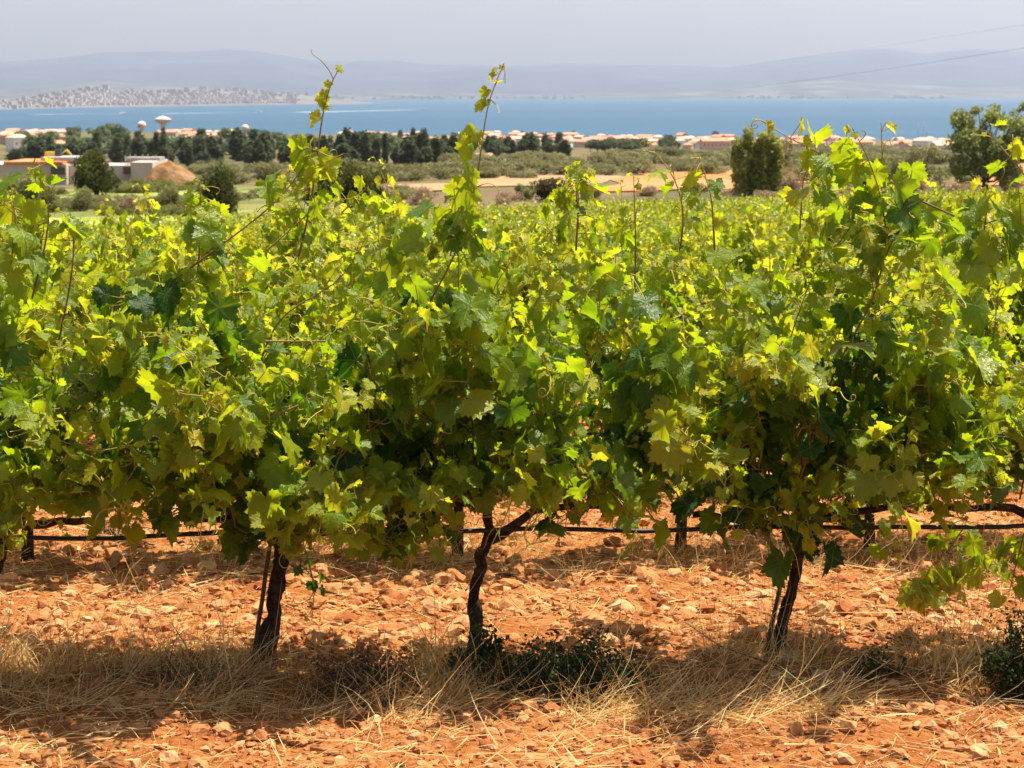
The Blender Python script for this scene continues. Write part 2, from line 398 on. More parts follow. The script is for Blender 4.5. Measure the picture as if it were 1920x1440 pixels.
M['city'] = tinted('pale_city_walls', [(0.44, 0.405, 0.395), (0.465, 0.435, 0.42), (0.50, 0.47, 0.46)], 0.9)
tag(ca.build('distant_city', M['city'], smooth=False), 'pale hazy city spread over the low hills across the bay', 'city', kind='stuff')

# ------------------------------------------------------------------ vine building blocks
_RC = np.array([[0,1.0],[18,.86],[30,.70],[44,.82],[57,.93],[71,.80],[86,.66],[101,.72],[116,.78],[134,.66],[150,.50],[165,.40],[178,.14]])
def leaf_template(n, ring, teeth):
    th = np.linspace(-176, 176, n); r = np.interp(np.abs(th), _RC[:, 0], _RC[:, 1])
    if teeth: r = r*(1+teeth*np.where(np.arange(n) % 2 == 0, 1, -1))
    a = np.radians(th); o = np.stack([r*np.cos(a), r*np.sin(a)], 1)
    P = [np.zeros((1, 2))]; F = []
    if ring:
        P += [o*0.5, o]
        for i in range(n-1):
            F += [(0, 1+i, 2+i), (1+i, 1+n+i, 2+n+i), (1+i, 2+n+i, 2+i)]
    else:
        P += [o]; F = [(0, 1+i, 2+i) for i in range(n-1)]
    return np.concatenate(P), np.array(F)
LT_HI = leaf_template(41, True, 0.085); LT_MID = leaf_template(27, False, 0.06); LT_LO = leaf_template(9, False, 0.0)

def add_leaves(acc, P, T, N, S, age, tpl, mat=0, g=rng):
    """leaf blades at P (petiole end), tip direction T, upper side N, size S"""
    P = np.asarray(P, float); k = len(P)
    if k == 0: return
    T = unit(T); N = np.asarray(N, float); N = unit(N - T*np.sum(N*T, 1, keepdims=True)); B = np.cross(N, T)
    pt, F = tpl; x, y = pt[:, 0], pt[:, 1]; r2 = x*x+y*y
    c1 = g.normal(0.28, 0.24, (k, 1)); c2 = g.normal(0.04, 0.34, (k, 1)); ph = g.uniform(0, 6.28, (k, 1)); rf = g.uniform(0.07, 0.22, (k, 1)); fold = g.uniform(-0.1, 0.65, (k, 1))
    th = np.arctan2(y, x)
    z = -c1*(x*x)*np.sign(x+0.3) - c2*y*y + fold*np.abs(y)*0.7 + rf*r2*np.sin(3*th+ph) + 0.07*r2*np.sin(7*th+2*ph)
    wx = g.uniform(0.86, 1.12, (k, 1))
    S = np.asarray(S)[:, None, None]
    V = P[:, None] + S*((x)[None, :, None]*T[:, None] + (y*wx)[:, :, None]*B[:, None] + z[:, :, None]*N[:, None])
    m_ = len(pt); FF = (F[None] + (np.arange(k)*m_)[:, None, None]).reshape(-1, 3)
    tint = np.stack([np.repeat(np.asarray(age), m_), np.repeat(g.random(k), m_), np.repeat(g.random(k), m_)], 1)
    lc = np.tile(np.stack([x, y, np.zeros_like(x)], 1), (k, 1)) + np.repeat(np.stack([np.zeros(k), np.zeros(k), g.random(k)*20], 1), m_, 0)
    acc.add(V.reshape(-1, 3), FF, mat, tint, lc)

def add_stalks(acc, A, B, r, mat, tint):
    """many thin three-sided stalks at once"""
    A = np.asarray(A, float); B = np.asarray(B, float); k = len(A)
    if k == 0: return
    t = unit(B-A); u = unit(np.cross(t, np.array([0.31, 0.2, 0.93]))); v = np.cross(t, u)
    V = []
    for e in (A, B):
        for j in range(3):
            a = 2.0944*j; V.append(e + r*(math.cos(a)*u+math.sin(a)*v))
    V = np.stack(V, 1).reshape(-1, 3)
    f = np.array([(0, 1, 4), (0, 4, 3), (1, 2, 5), (1, 5, 4), (2, 0, 3), (2, 3, 5)])
    F = (f[None]+(np.arange(k)*6)[:, None, None]).reshape(-1, 3)
    acc.add(V, F, mat, np.repeat(np.atleast_2d(tint).repeat(k if np.ndim(tint) == 1 else 1, 0), 6, 0))

SUNV = np.array(sd)
def grow(p, d, L, droop, g, seg=0.05, wander=0.5):
    P = [np.array(p, float)]; d = unit(d); n = max(int(L/seg), 3)
    for i in range(n):
        f = i/n
        d = unit(d + g.normal(0, wander, 3)*0.16 + np.array([0, 0, -droop*seg*(0.4+1.6*f)*2.2]))
        P.append(P[-1]+d*seg)
    return np.array(P)

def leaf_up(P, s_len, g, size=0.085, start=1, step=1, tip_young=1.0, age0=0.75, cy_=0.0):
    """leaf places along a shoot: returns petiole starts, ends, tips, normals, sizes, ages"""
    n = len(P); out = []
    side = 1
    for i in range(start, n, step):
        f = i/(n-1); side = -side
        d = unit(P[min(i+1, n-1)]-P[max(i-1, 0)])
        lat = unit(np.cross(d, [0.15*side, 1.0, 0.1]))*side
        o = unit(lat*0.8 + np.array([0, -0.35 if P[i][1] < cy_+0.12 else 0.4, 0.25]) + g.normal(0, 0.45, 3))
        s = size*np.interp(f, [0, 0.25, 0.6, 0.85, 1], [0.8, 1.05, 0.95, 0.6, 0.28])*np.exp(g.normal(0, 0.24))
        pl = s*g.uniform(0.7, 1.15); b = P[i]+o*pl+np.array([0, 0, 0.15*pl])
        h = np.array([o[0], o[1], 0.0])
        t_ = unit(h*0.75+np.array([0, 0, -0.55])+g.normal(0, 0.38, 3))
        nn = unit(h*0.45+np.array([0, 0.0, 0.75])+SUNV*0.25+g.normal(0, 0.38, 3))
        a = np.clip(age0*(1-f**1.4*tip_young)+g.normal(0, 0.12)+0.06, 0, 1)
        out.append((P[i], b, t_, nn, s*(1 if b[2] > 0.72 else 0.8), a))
    return out

def tendril(acc, p, d, L, g, mat):
    n = 16; P = [np.array(p, float)]; d = unit(d); ax = unit(g.normal(0, 1, 3)); k = g.uniform(1.5, 5.0)
    for i in range(n):
        f = i/n; a = k*f*f*0.42
        d = unit(d + np.cross(ax, d)*a + np.array([0, 0, -0.05]) + g.normal(0, 0.05, 3)); P.append(P[-1]+d*L/n)
    V, F = tube(P, np.linspace(0.0024, 0.0013, len(P)), 3, False); acc.add(V, F, mat, (0.0+0.25*g.random(), 0.5, 0.5))

ico = bmesh.new(); bmesh.ops.create_icosphere(ico, subdivisions=1, radius=1.0)
ICO_V = np.array([v.co[:] for v in ico.verts]); ICO_F = np.array([[v.index for v in f.verts] for f in ico.faces]); ico.free()

def flush_leaves(acc, items, tpl, g, mat=0, stalk_mat=1, stalks=True):
    if not items: return
    A, B, T, N, S, a = map(np.array, zip(*items))
    add_leaves(acc, B, T, N, S, a, tpl, mat, g)
    if stalks: add_stalks(acc, A, B, 0.0018, stalk_mat, np.stack([np.clip(0.05+0.5*a, 0, 1), a, a], 1))

def lateral(items, P, g, size, p_lat, age=0.35, cy_=0.0):
    for i in range(3, len(P)-3):
        if g.random() < p_lat:
            o = unit(np.array([g.normal(0, 0.7), -0.5 if P[i][1] < cy_+0.1 else 0.6, 0.35]) + g.normal(0, 0.3, 3))
            Q = grow(P[i], o, g.uniform(0.10, 0.24), 0.8, g, 0.04, 0.4)
            items += leaf_up(Q, 0, g, size*0.72, 1, 1, 0.7, age, cy_)

def shoot_specs(g, n_up, n_front, half=0.52):
    S = []
    for i in range(n_up):
        x = -half+2*half*(i+g.uniform(0.2, 0.8))/n_up
        S.append(((x, g.normal(0, 0.03), 0.60+g.normal(0, 0.02)), (g.normal(0, 0.30), g.normal(0, 0.30), 1.0), g.uniform(0.78, 1.08)*(1.3 if g.random() < 0.42 else 1.0), g.uniform(0.08, 0.45), 'up'))
    for i in range(n_front):
        x = -half+2*half*(i+g.uniform(0.1, 0.9))/n_front
        sgn = -1 if i % 3 else 1
        long_ = i % 3 != 0 and g.random() < 0.55
        if long_: S.append(((x, -0.05, 0.60+g.uniform(0, 0.25)), (g.normal(0, 0.5), -g.uniform(0.8, 1.2), g.uniform(0.5, 1.1)), g.uniform(0.65, 1.0), g.uniform(0.9, 1.9), 'out'))
        else: S.append(((x, 0.03*sgn, 0.60), (g.normal(0, 0.45), sgn*g.uniform(0.45, 1.0), g.uniform(0.45, 1.0)), g.uniform(0.45, 0.85), g.uniform(1.2, 2.6), 'out'))
    return S

def cluster_mesh(acc, p, g, L=0.11, mat=0):
    p = np.array(p, float)
    for k in range(58):
        f = g.random(); r = (0.030*(1-f)**0.8+0.006)*math.sqrt(g.random()); a = g.uniform(0, 6.28)
        c = p + np.array([r*math.cos(a), r*math.sin(a), -f*L]); acc.add(ICO_V*0.0048*g.uniform(0.7, 1.2)+c, ICO_F, mat, (g.random(), 0, 0))
    V, F = tube([p+[0, 0, 0.04], p, p-[0, 0, L]], 0.0015, 3); acc.add(V, F, mat, (0.2, 0, 0))

ROW = lambda x: 7.1 + 0.055*x                    # the front row runs slightly away to the right

# ------------------------------------------------------------------ front row: each vine built on its own
def hero_vine(x0, trunk_px, label, seed, arms, half, n_up=18, n_front=15, specials=(), low=(), clusters=(), zlow=0.0, split=None, named=(), clear=None):
    g = np.random.default_rng(seed)
    y0 = ROW(x0); base = np.array([x0, y0, gz(x0, y0)])
    e = tag(empty('grapevine', base), label, 'grapevine', 'grapevines of the front row')
    Q = np.array([at(px, py, ROW(x0)+dy) for px, py, dy in trunk_px])-base
    Q[0][2] = -0.05
    # smooth and gnarl the trunk
    s = np.linspace(0, len(Q)-1, 44); P = np.stack([np.interp(s, range(len(Q)), Q[:, i]) for i in range(3)], 1)
    for _ in range(6): P[1:-1] = 0.25*P[:-2]+0.5*P[1:-1]+0.25*P[2:]
    wv = np.linspace(0, 9, 44); P[:, 0] += 0.010*(vnoise(wv, wv*0+seed, 180)-0.5)*2; P[:, 1] += 0.012*(vnoise(wv, wv*0+seed+9, 181)-0.5)*2
    r = np.interp(s, [0, 0.35, 1, len(Q)-1], [1.25*(split or [0.033])[0], (split or [0.033])[0]] + list(split or [0.033, 0.024, 0.023])[1:])*(0.84+0.36*vnoise(wv*1.7, wv*0+seed+3, 182))
    V, F = tube(P, r, 14); ctr = np.repeat(P, 14, 0); an = np.tile(np.arange(14), 44); strands = 1+0.34*(vnoise(an*0.9+20, np.repeat(wv, 14)*0.35, 183)-0.5)*2+0.22*(vnoise(an*2.3+40, np.repeat(wv, 14)*3, 184)-0.5)*2
    V = ctr+(V-ctr)*strands[:, None]; Acc().add(V, F).build('trunk', M['bark'], e)
    head = P[-1]
    for pts in arms:
        A = [head-[0, 0, 0.02]] + [np.array(at(px, py, ROW(x0)+dy))-base for px, py, dy in pts]
        A = np.array(A); s = np.linspace(0, len(A)-1, 9); A = np.stack([np.interp(s, range(len(A)), A[:, i]) for i in range(3)], 1); A[1:-1] += g.normal(0, 0.005, (7, 3))
        V, F = tube(A, np.linspace(0.023, 0.011, 9)*g.uniform(0.85, 1.2, 9), 7); Acc().add(V, F).build('arm', M['bark'], e)
    for p, d, L, dr, kind in shoot_specs(g, n_up, n_front, half):
        p = np.array(p); p[0] += head[0]; p[2] += 0.05+(0 if kind == 'up' else zlow*0.5)
        P = grow(p, d, L, dr, g)
        if kind == 'out': lo_ = 0.66+zlow+0.05*np.sin(P[:, 0]*9+x0); P[:, 2] = np.where(P[:, 2] < lo_, lo_-0.25*(lo_-P[:, 2]), P[:, 2])
        V, F = tube(P, np.linspace(0.0042, 0.0016, len(P)), 5, False)
        so = Acc().add(V, F, 0, np.stack([np.linspace(0.75, 0.1, len(P)).repeat(5)]*3, 1)).build('shoot', M['cane'], e)
        it = leaf_up(P, 0, g, 0.067, 1, 1, 0.9, 0.74 if kind == 'up' else 0.58)
        lateral(it, P, g, 0.074, 0.60)
        if clear: it = [q for q in it if not (clear[0] < q[1][0]+x0 < clear[1] and q[1][2] < clear[2]+0.26*max(-q[1][1], 0))]
        la = Acc(); flush_leaves(la, it, LT_HI, g)
        for i in range(2, len(P), 2):
            if g.random() < 0.75: tendril(la, P[i], [g.normal(0, 0.8), -0.6, g.normal(0.2, 0.5)], g.uniform(0.08, 0.2), g, 1)
        la.build('leaves', [M['leaf'], M['cane']], so)
    for pts, size, first, lit, dense in specials:  # lit: the cane's own tint at its young tip
        A = np.array([at(px, py, ROW(x0)+dy) for px, py, dy in pts])-base
        s = np.linspace(0, len(A)-1, max(12, int(np.sum(np.linalg.norm(np.diff(A, axis=0), axis=1))/0.055)))
        # a smooth line through the given points
        P = np.stack([np.interp(s, range(len(A)), A[:, i]) for i in range(3)], 1)
        for _ in range(2): P[1:-1] = 0.25*P[:-2]+0.5*P[1:-1]+0.25*P[2:]
        V, F = tube(P, np.linspace(0.0042, 0.0015, len(P)), 6, False)
        so = Acc().add(V, F, 0, np.stack([np.linspace(0.95, lit, len(P)).repeat(6)]*3, 1)).build('shoot', M['cane'], e)
        it = [q for q in leaf_up(P, 0, g, size, first, 1, 1.0, 0.55) if g.random() < dense]
        la = Acc(); flush_leaves(la, it, LT_HI, g)
        for i in range(4, len(P), 3): tendril(la, P[i], [g.normal(0, 0.8), -0.4, g.normal(0.3, 0.5)], g.uniform(0.08, 0.16), g, 1)
        la.build('leaves', [M['leaf'], M['cane']], so)
    for pts, n, size, age in low:
        # hanging sprays of leaves around given places
        A = np.array([at(px, py, ROW(x0)+dy) for px, py, dy in pts])-base
        s = np.linspace(0, len(A)-1, 10); P = np.stack([np.interp(s, range(len(A)), A[:, i]) for i in range(3)], 1)
        V, F = tube(P, np.linspace(0.0034, 0.0014, 10), 5, False); so = Acc().add(V, F, 0, (0.5, 0.5, 0.5)).build('shoot', M['cane'], e)
        it = []
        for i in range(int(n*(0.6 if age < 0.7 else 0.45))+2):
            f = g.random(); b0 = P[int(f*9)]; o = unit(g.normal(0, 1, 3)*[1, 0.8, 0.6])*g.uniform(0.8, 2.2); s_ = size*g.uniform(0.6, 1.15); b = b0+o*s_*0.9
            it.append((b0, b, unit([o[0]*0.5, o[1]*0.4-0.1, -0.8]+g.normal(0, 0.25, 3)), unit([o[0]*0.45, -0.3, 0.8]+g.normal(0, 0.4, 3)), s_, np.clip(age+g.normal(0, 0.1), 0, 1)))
        la = Acc(); flush_leaves(la, it, LT_HI, g)
        for i in range(3): tendril(la, P[5+i], [g.normal(0, 0.8), -0.6, -0.1], 0.12, g, 1)
        la.build('leaves', [M['leaf'], M['cane']], so)
    la = Acc(); it = []
    for px, py, sp, dy, age, ax, ay in named:
        # single large leaves that stand out against the bay; ax, ay: where the stem is
        b = at(px, py, y0+dy)-base; a_ = at(ax, ay, y0+dy)-base; s_ = sp*1.0/FPX*y0
        it.append((a_, a_+(b-a_)*0.5, unit((b-a_)*[1, 1, 0.5]/max(np.linalg.norm(b-a_), 1e-6)+np.array([0, 0, -0.75])+g.normal(0, 0.2, 3)), unit(np.array([g.normal(0, .35), -0.75, 0.45])+g.normal(0, 0.25, 3)), s_, age))
    if it:
        flush_leaves(la, it, LT_HI, g); la.build('leaves', [M['leaf'], M['cane']], e)
    for px, py, dy in clusters:
        ca_ = Acc(); cluster_mesh(ca_, np.array(at(px, py, ROW(x0)+dy))-base, g); ca_.build('grape_cluster', M['grape'], e)
    return e

X = lambda px, py=1100: at(px, py, 7.1)[0]
GV = 'front row grapevine with '
hero_vine(X(5), [(-75, 1235, 0), (-38, 1120, 0), (0, 1035, 0), (20, 960, 0)], 'front row grapevine at the left edge, its thin leaning trunk half cut off', 101,
          [[(60, 985, 0), (170, 975, 0)], [(-60, 975, 0), (-200, 970, 0)]], 0.55, 18, 15,
          specials=[([(110, 640, -.1), (135, 520, -.1), (140, 440, -.1), (120, 400, -.1)], 0.06, 2, 0.4, 0.9), ([(60, 560, -.1), (95, 420, -.1), (85, 340, -.1), (70, 300, -.1)], 0.06, 2, 0.1, 0.8)],
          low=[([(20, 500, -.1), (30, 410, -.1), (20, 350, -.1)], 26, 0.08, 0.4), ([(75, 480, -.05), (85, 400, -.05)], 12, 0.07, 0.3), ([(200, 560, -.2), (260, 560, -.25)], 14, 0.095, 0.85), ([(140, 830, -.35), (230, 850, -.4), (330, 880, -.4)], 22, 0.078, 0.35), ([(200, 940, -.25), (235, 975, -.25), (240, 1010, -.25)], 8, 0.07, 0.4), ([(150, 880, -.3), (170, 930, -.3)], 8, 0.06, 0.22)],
          clusters=[(140, 720, -.22), (175, 735, -.2)])
hero_vine(X(505, 1245), [(494, 1250, 0), (512, 1150, 0), (520, 1080, 0), (530, 1000, 0)], 'front row grapevine with the thickest dark trunk and a stake leaning beside it', 102,
          [[(600, 985, 0), (690, 975, 0)], [(430, 975, 0), (330, 970, 0)]], 0.42, 16, 14, split=[0.035, 0.025, 0.025],
          specials=[([(300, 545, -.2), (400, 470, -.2), (505, 393, -.15), (560, 330, -.1), (585, 280, -.1)], 0.072, 2, 0.5, 0.85),
                    ([(560, 480, 0), (585, 380, -.05), (597, 270, -.05), (606, 205, -.05), (622, 150, -.05), (640, 122, -.05)], 0.036, 3, 0.35, 0.5),
                    ([(480, 700, -.2), (520, 590, -.2), (640, 530, -.2), (690, 440, -.15)], 0.06, 3, 0.5, 0.8),
                    ([(610, 640, -.3), (480, 640, -.4), (330, 625, -.42), (210, 640, -.4)], 0.055, 2, 0.0, 0.8),
                    ([(560, 760, -.4), (430, 815, -.48), (300, 825, -.5), (190, 845, -.5)], 0.062, 2, 0.0, 0.85),
                    ([(370, 520, -.1), (378, 420, -.1), (375, 340, -.1)], 0.062, 2, 0.1, 1.0)],
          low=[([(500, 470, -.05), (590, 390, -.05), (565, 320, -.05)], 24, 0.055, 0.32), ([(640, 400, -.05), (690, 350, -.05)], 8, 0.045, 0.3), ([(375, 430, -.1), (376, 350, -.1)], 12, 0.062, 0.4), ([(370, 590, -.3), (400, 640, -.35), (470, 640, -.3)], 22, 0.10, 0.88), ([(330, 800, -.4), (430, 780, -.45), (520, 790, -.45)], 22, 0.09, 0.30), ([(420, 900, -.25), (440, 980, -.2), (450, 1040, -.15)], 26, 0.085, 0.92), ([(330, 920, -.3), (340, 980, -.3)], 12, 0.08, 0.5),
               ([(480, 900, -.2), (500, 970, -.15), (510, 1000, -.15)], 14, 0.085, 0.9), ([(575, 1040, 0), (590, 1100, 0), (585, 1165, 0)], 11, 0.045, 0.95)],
          named=[(636, 126, 9, -.05, .05, 634, 130), (612, 161, 13, -.05, .05, 620, 152), (599, 188, 17, -.05, .08, 612, 180), (587, 222, 24, -.05, .15, 604, 222), (553, 282, 36, -.05, .3, 585, 275), (545, 300, 30, -.05, .25, 590, 290), (565, 330, 34, -.05, .3, 592, 300), (606, 300, 26, -.05, .2, 596, 285), (625, 335, 26, -.05, .3, 596, 300)],
          clusters=[(640, 880, -.25), (600, 930, -.2), (560, 900, -.2), (660, 900, -.22)])
hero_vine(X(885, 1190), [(884, 1195, 0), (892, 1110, 0), (903, 1040, 0), (922, 1003, 0)], 'front row grapevine whose slim trunk forks in a Y above the green shrub', 103,
          [[(958, 988, 0), (1000, 952, 0), (1085, 948, 0), (1220, 946, 0)], [(914, 975, 0), (908, 945, 0), (800, 950, 0)]], 0.46, 17, 14,
          clear=(X(850), X(1015), 0.64), split=[0.026, 0.0195, 0.022],
          specials=[([(760, 640, -.2), (810, 560, -.2), (858, 470, -.2), (890, 370, -.2), (905, 260, -.2), (915, 190, -.2), (945, 118, -.2)], 0.045, 3, 0.45, 0.5),
                    ([(1190, 560, 0), (1192, 450, 0), (1188, 330, 0)], 0.05, 4, 0.6, 0.5),
                    ([(1080, 470, .05), (1085, 380, .05), (1080, 300, .05)], 0.055, 2, 0.1, 1.0), ([(880, 560, -.3), (900, 640, -.35), (860, 760, -.35), (820, 830, -.3)], 0.085, 2, 0.8, 0.8)],
          low=[([(1180, 660, -.12), (1225, 760, -.15), (1235, 860, -.1)], 46, 0.072, 0.6), ([(1150, 800, -.1), (1180, 900, -.1)], 26, 0.072, 0.85), ([(845, 480, -.15), (852, 420, -.15), (860, 370, -.15)], 12, 0.075, 0.42), ([(1085, 430, 0), (1080, 350, 0), (1078, 310, 0)], 18, 0.05, 0.35), ([(780, 570, -.2), (810, 620, -.2)], 10, 0.085, 0.95), ([(1190, 560, -.1), (1180, 500, -.1)], 14, 0.09, 0.6), ([(960, 760, -.35), (1000, 680, -.3), (1060, 700, -.3)], 26, 0.085, 0.6), ([(700, 700, -.35), (690, 780, -.35), (700, 860, -.35)], 16, 0.10, 0.95), ([(715, 950, -.2), (718, 1010, -.2), (715, 1050, -.2)], 10, 0.065, 0.4), ([(780, 880, -.2), (780, 960, -.2), (770, 1010, -.15)], 18, 0.085, 0.95),
               ([(840, 880, -.2), (830, 940, -.2)], 12, 0.08, 0.9), ([(1050, 890, -.2), (1065, 950, -.15), (1060, 990, -.15)], 14, 0.075, 0.95), ([(860, 600, -.35), (880, 660, -.35)], 14, 0.085, 0.22)],
          named=[(940, 124, 8, -.2, .05, 941, 128), (922, 142, 13, -.2, .05, 930, 140), (905, 173, 15, -.2, .08, 918, 168), (893, 196, 20, -.2, .1, 913, 190), (872, 258, 34, -.2, .3, 905, 250), (868, 285, 34, -.2, .28, 903, 270), (862, 335, 40, -.2, .3, 896, 320), (858, 372, 44, -.2, .35, 890, 350), (850, 420, 46, -.2, .5, 880, 395), (838, 450, 40, -.2, .6, 870, 430)],
          clusters=[(865, 880, -.22), (850, 850, -.2), (1000, 880, -.2)])
hero_vine(X(1455, 1225), [(1446, 1234, 0), (1470, 1170, 0), (1488, 1100, 0), (1502, 1030, 0), (1505, 970, 0)], 'front row grapevine with a curved dark trunk above a pale stone', 104,
          [[(1580, 965, 0), (1700, 950, 0)], [(1420, 975, 0), (1300, 965, 0)]], 0.48, 17, 14, split=[0.0235, 0.0185, 0.019],
          specials=[([(1500, 900, -.3), (1560, 700, -.25), (1640, 560, -.25), (1665, 450, -.25), (1650, 360, -.25), (1625, 290, -.25), (1598, 240, -.25)], 0.055, 6, 0.85, 0.6),
                    ([(1790, 405, -.15), (1690, 360, -.15), (1580, 310, -.15), (1490, 265, -.15), (1420, 222, -.15)], 0.062, 3, 0.15, 0.8),
                    ([(1270, 500, 0), (1285, 400, 0), (1265, 330, 0), (1215, 270, 0)], 0.05, 3, 0.1, 0.9),
                    ([(1640, 520, -.2), (1690, 420, -.2), (1700, 340, -.2)], 0.07, 2, 0.6, 0.7), ([(1340, 470, 0), (1335, 370, 0), (1310, 290, 0)], 0.045, 3, 0.1, 0.7)],
          low=[([(1570, 460, -.15), (1620, 390, -.15), (1590, 320, -.15)], 18, 0.066, 0.36), ([(1700, 460, -.05), (1735, 400, -.05)], 14, 0.07, 0.45), ([(1500, 430, -.1), (1505, 340, -.1), (1525, 285, -.1)], 20, 0.05, 0.22), ([(1560, 620, -.2), (1600, 720, -.2)], 22, 0.085, 0.95), ([(1240, 620, -.2), (1280, 700, -.25)], 16, 0.085, 0.4), ([(1500, 760, -.3), (1520, 820, -.3)], 14, 0.10, 0.95), ([(1270, 800, -.4), (1300, 830, -.4), (1330, 820, -.4)], 22, 0.09, 0.15), ([(1430, 880, -.2), (1420, 950, -.2), (1430, 1010, -.15)], 18, 0.085, 0.9), ([(1530, 900, -.2), (1530, 980, -.2), (1525, 1060, -.15)], 28, 0.09, 0.92),
               ([(1220, 880, -.2), (1200, 950, -.2)], 14, 0.075, 0.75), ([(1340, 900, -.2), (1350, 950, -.2)], 14, 0.08, 0.9)],
          named=[(1585, 246, 13, -.25, .05, 1596, 242), (1562, 288, 38, -.25, .3, 1615, 275), (1575, 320, 42, -.25, .4, 1632, 300), (1640, 330, 34, -.25, .4, 1645, 315), (1600, 390, 50, -.25, .45, 1655, 370), (1700, 350, 46, -.25, .55, 1660, 350), (1715, 385, 50, -.25, .6, 1665, 400), (1605, 460, 46, -.25, .7, 1660, 440), (1525, 272, 24, -.15, .15, 1490, 265), (1445, 238, 12, -.15, .05, 1440, 232), (1505, 300, 26, -.15, .2, 1540, 290)],
          clusters=[(1150, 900, -.2), (1385, 870, -.22)])
hero_vine(X(1985, 1220), [(1975, 1220, 0), (1985, 1100, 0), (1980, 970, 0)], 'front row grapevine at the right edge, leaves hanging over the dark shrub', 105,
          [[(2080, 955, 0), (2200, 950, 0)], [(1900, 955, 0), (1770, 950, 0)]], 0.55, 18, 13, zlow=0.26,
          specials=[([(1990, 420, -.1), (1935, 345, -.1), (1890, 290, -.1), (1850, 245, -.1)], 0.06, 2, 0.1, 0.9), ([(1840, 470, 0), (1850, 400, 0), (1848, 350, 0)], 0.075, 2, 0.4, 1.0),
                    ([(1650, 420, .1), (1655, 320, .1), (1652, 230, .1)], 0.04, 4, 0.1, 0.6)],
          low=[([(1880, 490, -.1), (1860, 420, -.1)], 24, 0.08, 0.5), ([(1915, 420, -.1), (1910, 350, -.1)], 8, 0.055, 0.3), ([(1760, 640, -.25), (1830, 680, -.25)], 20, 0.09, 0.5), ([(1835, 1050, .3), (1790, 1075, .3), (1745, 1095, .25), (1670, 1105, .2)], 42, 0.056, 0.2), ([(1700, 1085, .2), (1755, 1110, .2), (1770, 1140, .2)], 18, 0.06, 0.2), ([(1810, 985, .3), (1780, 1030, .3), (1745, 1065, .3)], 16, 0.05, 0.35), ([(1920, 1000, .1), (1905, 1060, .1), (1890, 1120, .1)], 26, 0.066, 0.35), ([(1860, 1040, .2), (1850, 1090, .2)], 18, 0.06, 0.3), ([(1640, 935, .5), (1690, 915, .5)], 9, 0.05, 0.22), ([(1760, 740, -.3), (1800, 700, -.3)], 14, 0.09, 0.4), ([(1640, 930, .3), (1610, 960, .3)], 8, 0.06, 0.2)],
          clusters=[])

# stakes tied beside two of the trunks
for (a, b, lab) in (((474, 1248, -.04), (508, 1010, -.04), 'thin dark wooden stake leaning against the thickest vine trunk'), ((1437, 1222, .0), (1468, 1075, .03), 'thin dark stake left of the curved vine trunk')):
    P = np.array([at(a[0], a[1], ROW(X(a[0]))+a[2]), at(b[0], b[1], ROW(X(b[0]))+b[2])]); P = np.array([P[0]+(P[1]-P[0])*k for k in np.linspace(-0.05, 1.12, 7)]); P[1:-1] += rng.normal(0, 0.002, (5, 3))
    V, F = tube(P, np.linspace(0.010, 0.0085, 7), 6); tag(Acc().add(V, F).build('vine_stake', M['stake']), lab, 'stake', 'stakes beside the vine trunks')

# hose and wires along the rows
def line_along(name, mat, k, z, r, lab, cat, grp=None, sag=0.012, n=60, dy=-0.03):
    xs = np.linspace(-6-k, 6+k, n); ys = ROW(xs)+2.4*k+dy; zs = G0(xs, ys)+z-sag*np.abs(np.sin(xs*2.9)) + 0.004*np.sin(xs*9)
    V, F = tube(np.stack([xs, ys, zs], 1), r, 7); tag(Acc().add(V, F).build(name, mat), lab, cat, grp)
line_along('irrigation_hose', M['hose'], 0, 0.535, 0.0095, 'black irrigation hose strung under the leaves of the front row', 'hose', 'irrigation hoses')
line_along('irrigation_hose', M['hose'], 1, 0.535, 0.0095, 'black irrigation hose strung under the second row of vines', 'hose', 'irrigation hoses')
for k, z, l in ((0, 0.98, 'metal trellis wire hidden in the leaves of the front row'), (1, 1.08, 'upper metal trellis wire in the leaves of the second row'), (2, 1.08, 'metal trellis wire in the leaves of the third row')):
    line_along('trellis_wire', M['wire'], k, z, 0.0016, l, 'wire', 'trellis wires', 0.004)

# ------------------------------------------------------------------ rows behind: four plants copied along each row
def proto_vine(seed, tpl, n_up, n_front, size, plat, leafmat, stalks):
    g = np.random.default_rng(seed)
    tr = Acc(); P = np.array([[0, 0, -0.05], [0.01, 0, 0.2], [g.normal(0, .03), 0, 0.45], [g.normal(0, .03), 0, 0.6]]); V, F = tube(P, [0.036, 0.027, 0.024, 0.024], 7); tr.add(V, F)
    for s in (-1, 1):
        V, F = tube([[P[-1][0], 0, 0.57], [0.2*s, 0.01, 0.6], [0.55*s, 0, 0.61]], [0.022, 0.016, 0.010], 6); tr.add(V, F)
    fo = Acc(); it = []
    for p, d, L, dr, kind in shoot_specs(g, n_up, n_front, 0.55):
        P = grow(p, d, L*1.0, dr, g); V, F = tube(P, np.linspace(0.004, 0.0015, len(P)), 4, False)
        fo.add(V, F, 1, np.stack([np.linspace(0.75, 0.1, len(P)).repeat(4)]*3, 1))
        it += leaf_up(P, 0, g, size, 1, 1, 0.95, 0.62 if kind == 'up' else 0.6); lateral(it, P, g, size, plat, 0.25)
    if stalks:
        for q in it[::7]: tendril(fo, q[0], [g.normal(0, 0.8), -0.5, g.normal(0.3, 0.5)], g.uniform(0.08, 0.2), g, 1)
    flush_leaves(fo, it, tpl, g, 0, 1, stalks)
    return tr.mesh('vine_trunk', [M['bark']]), fo.mesh('vine_foliage', [leafmat, M['cane']]), Acc_merge(tr, fo)
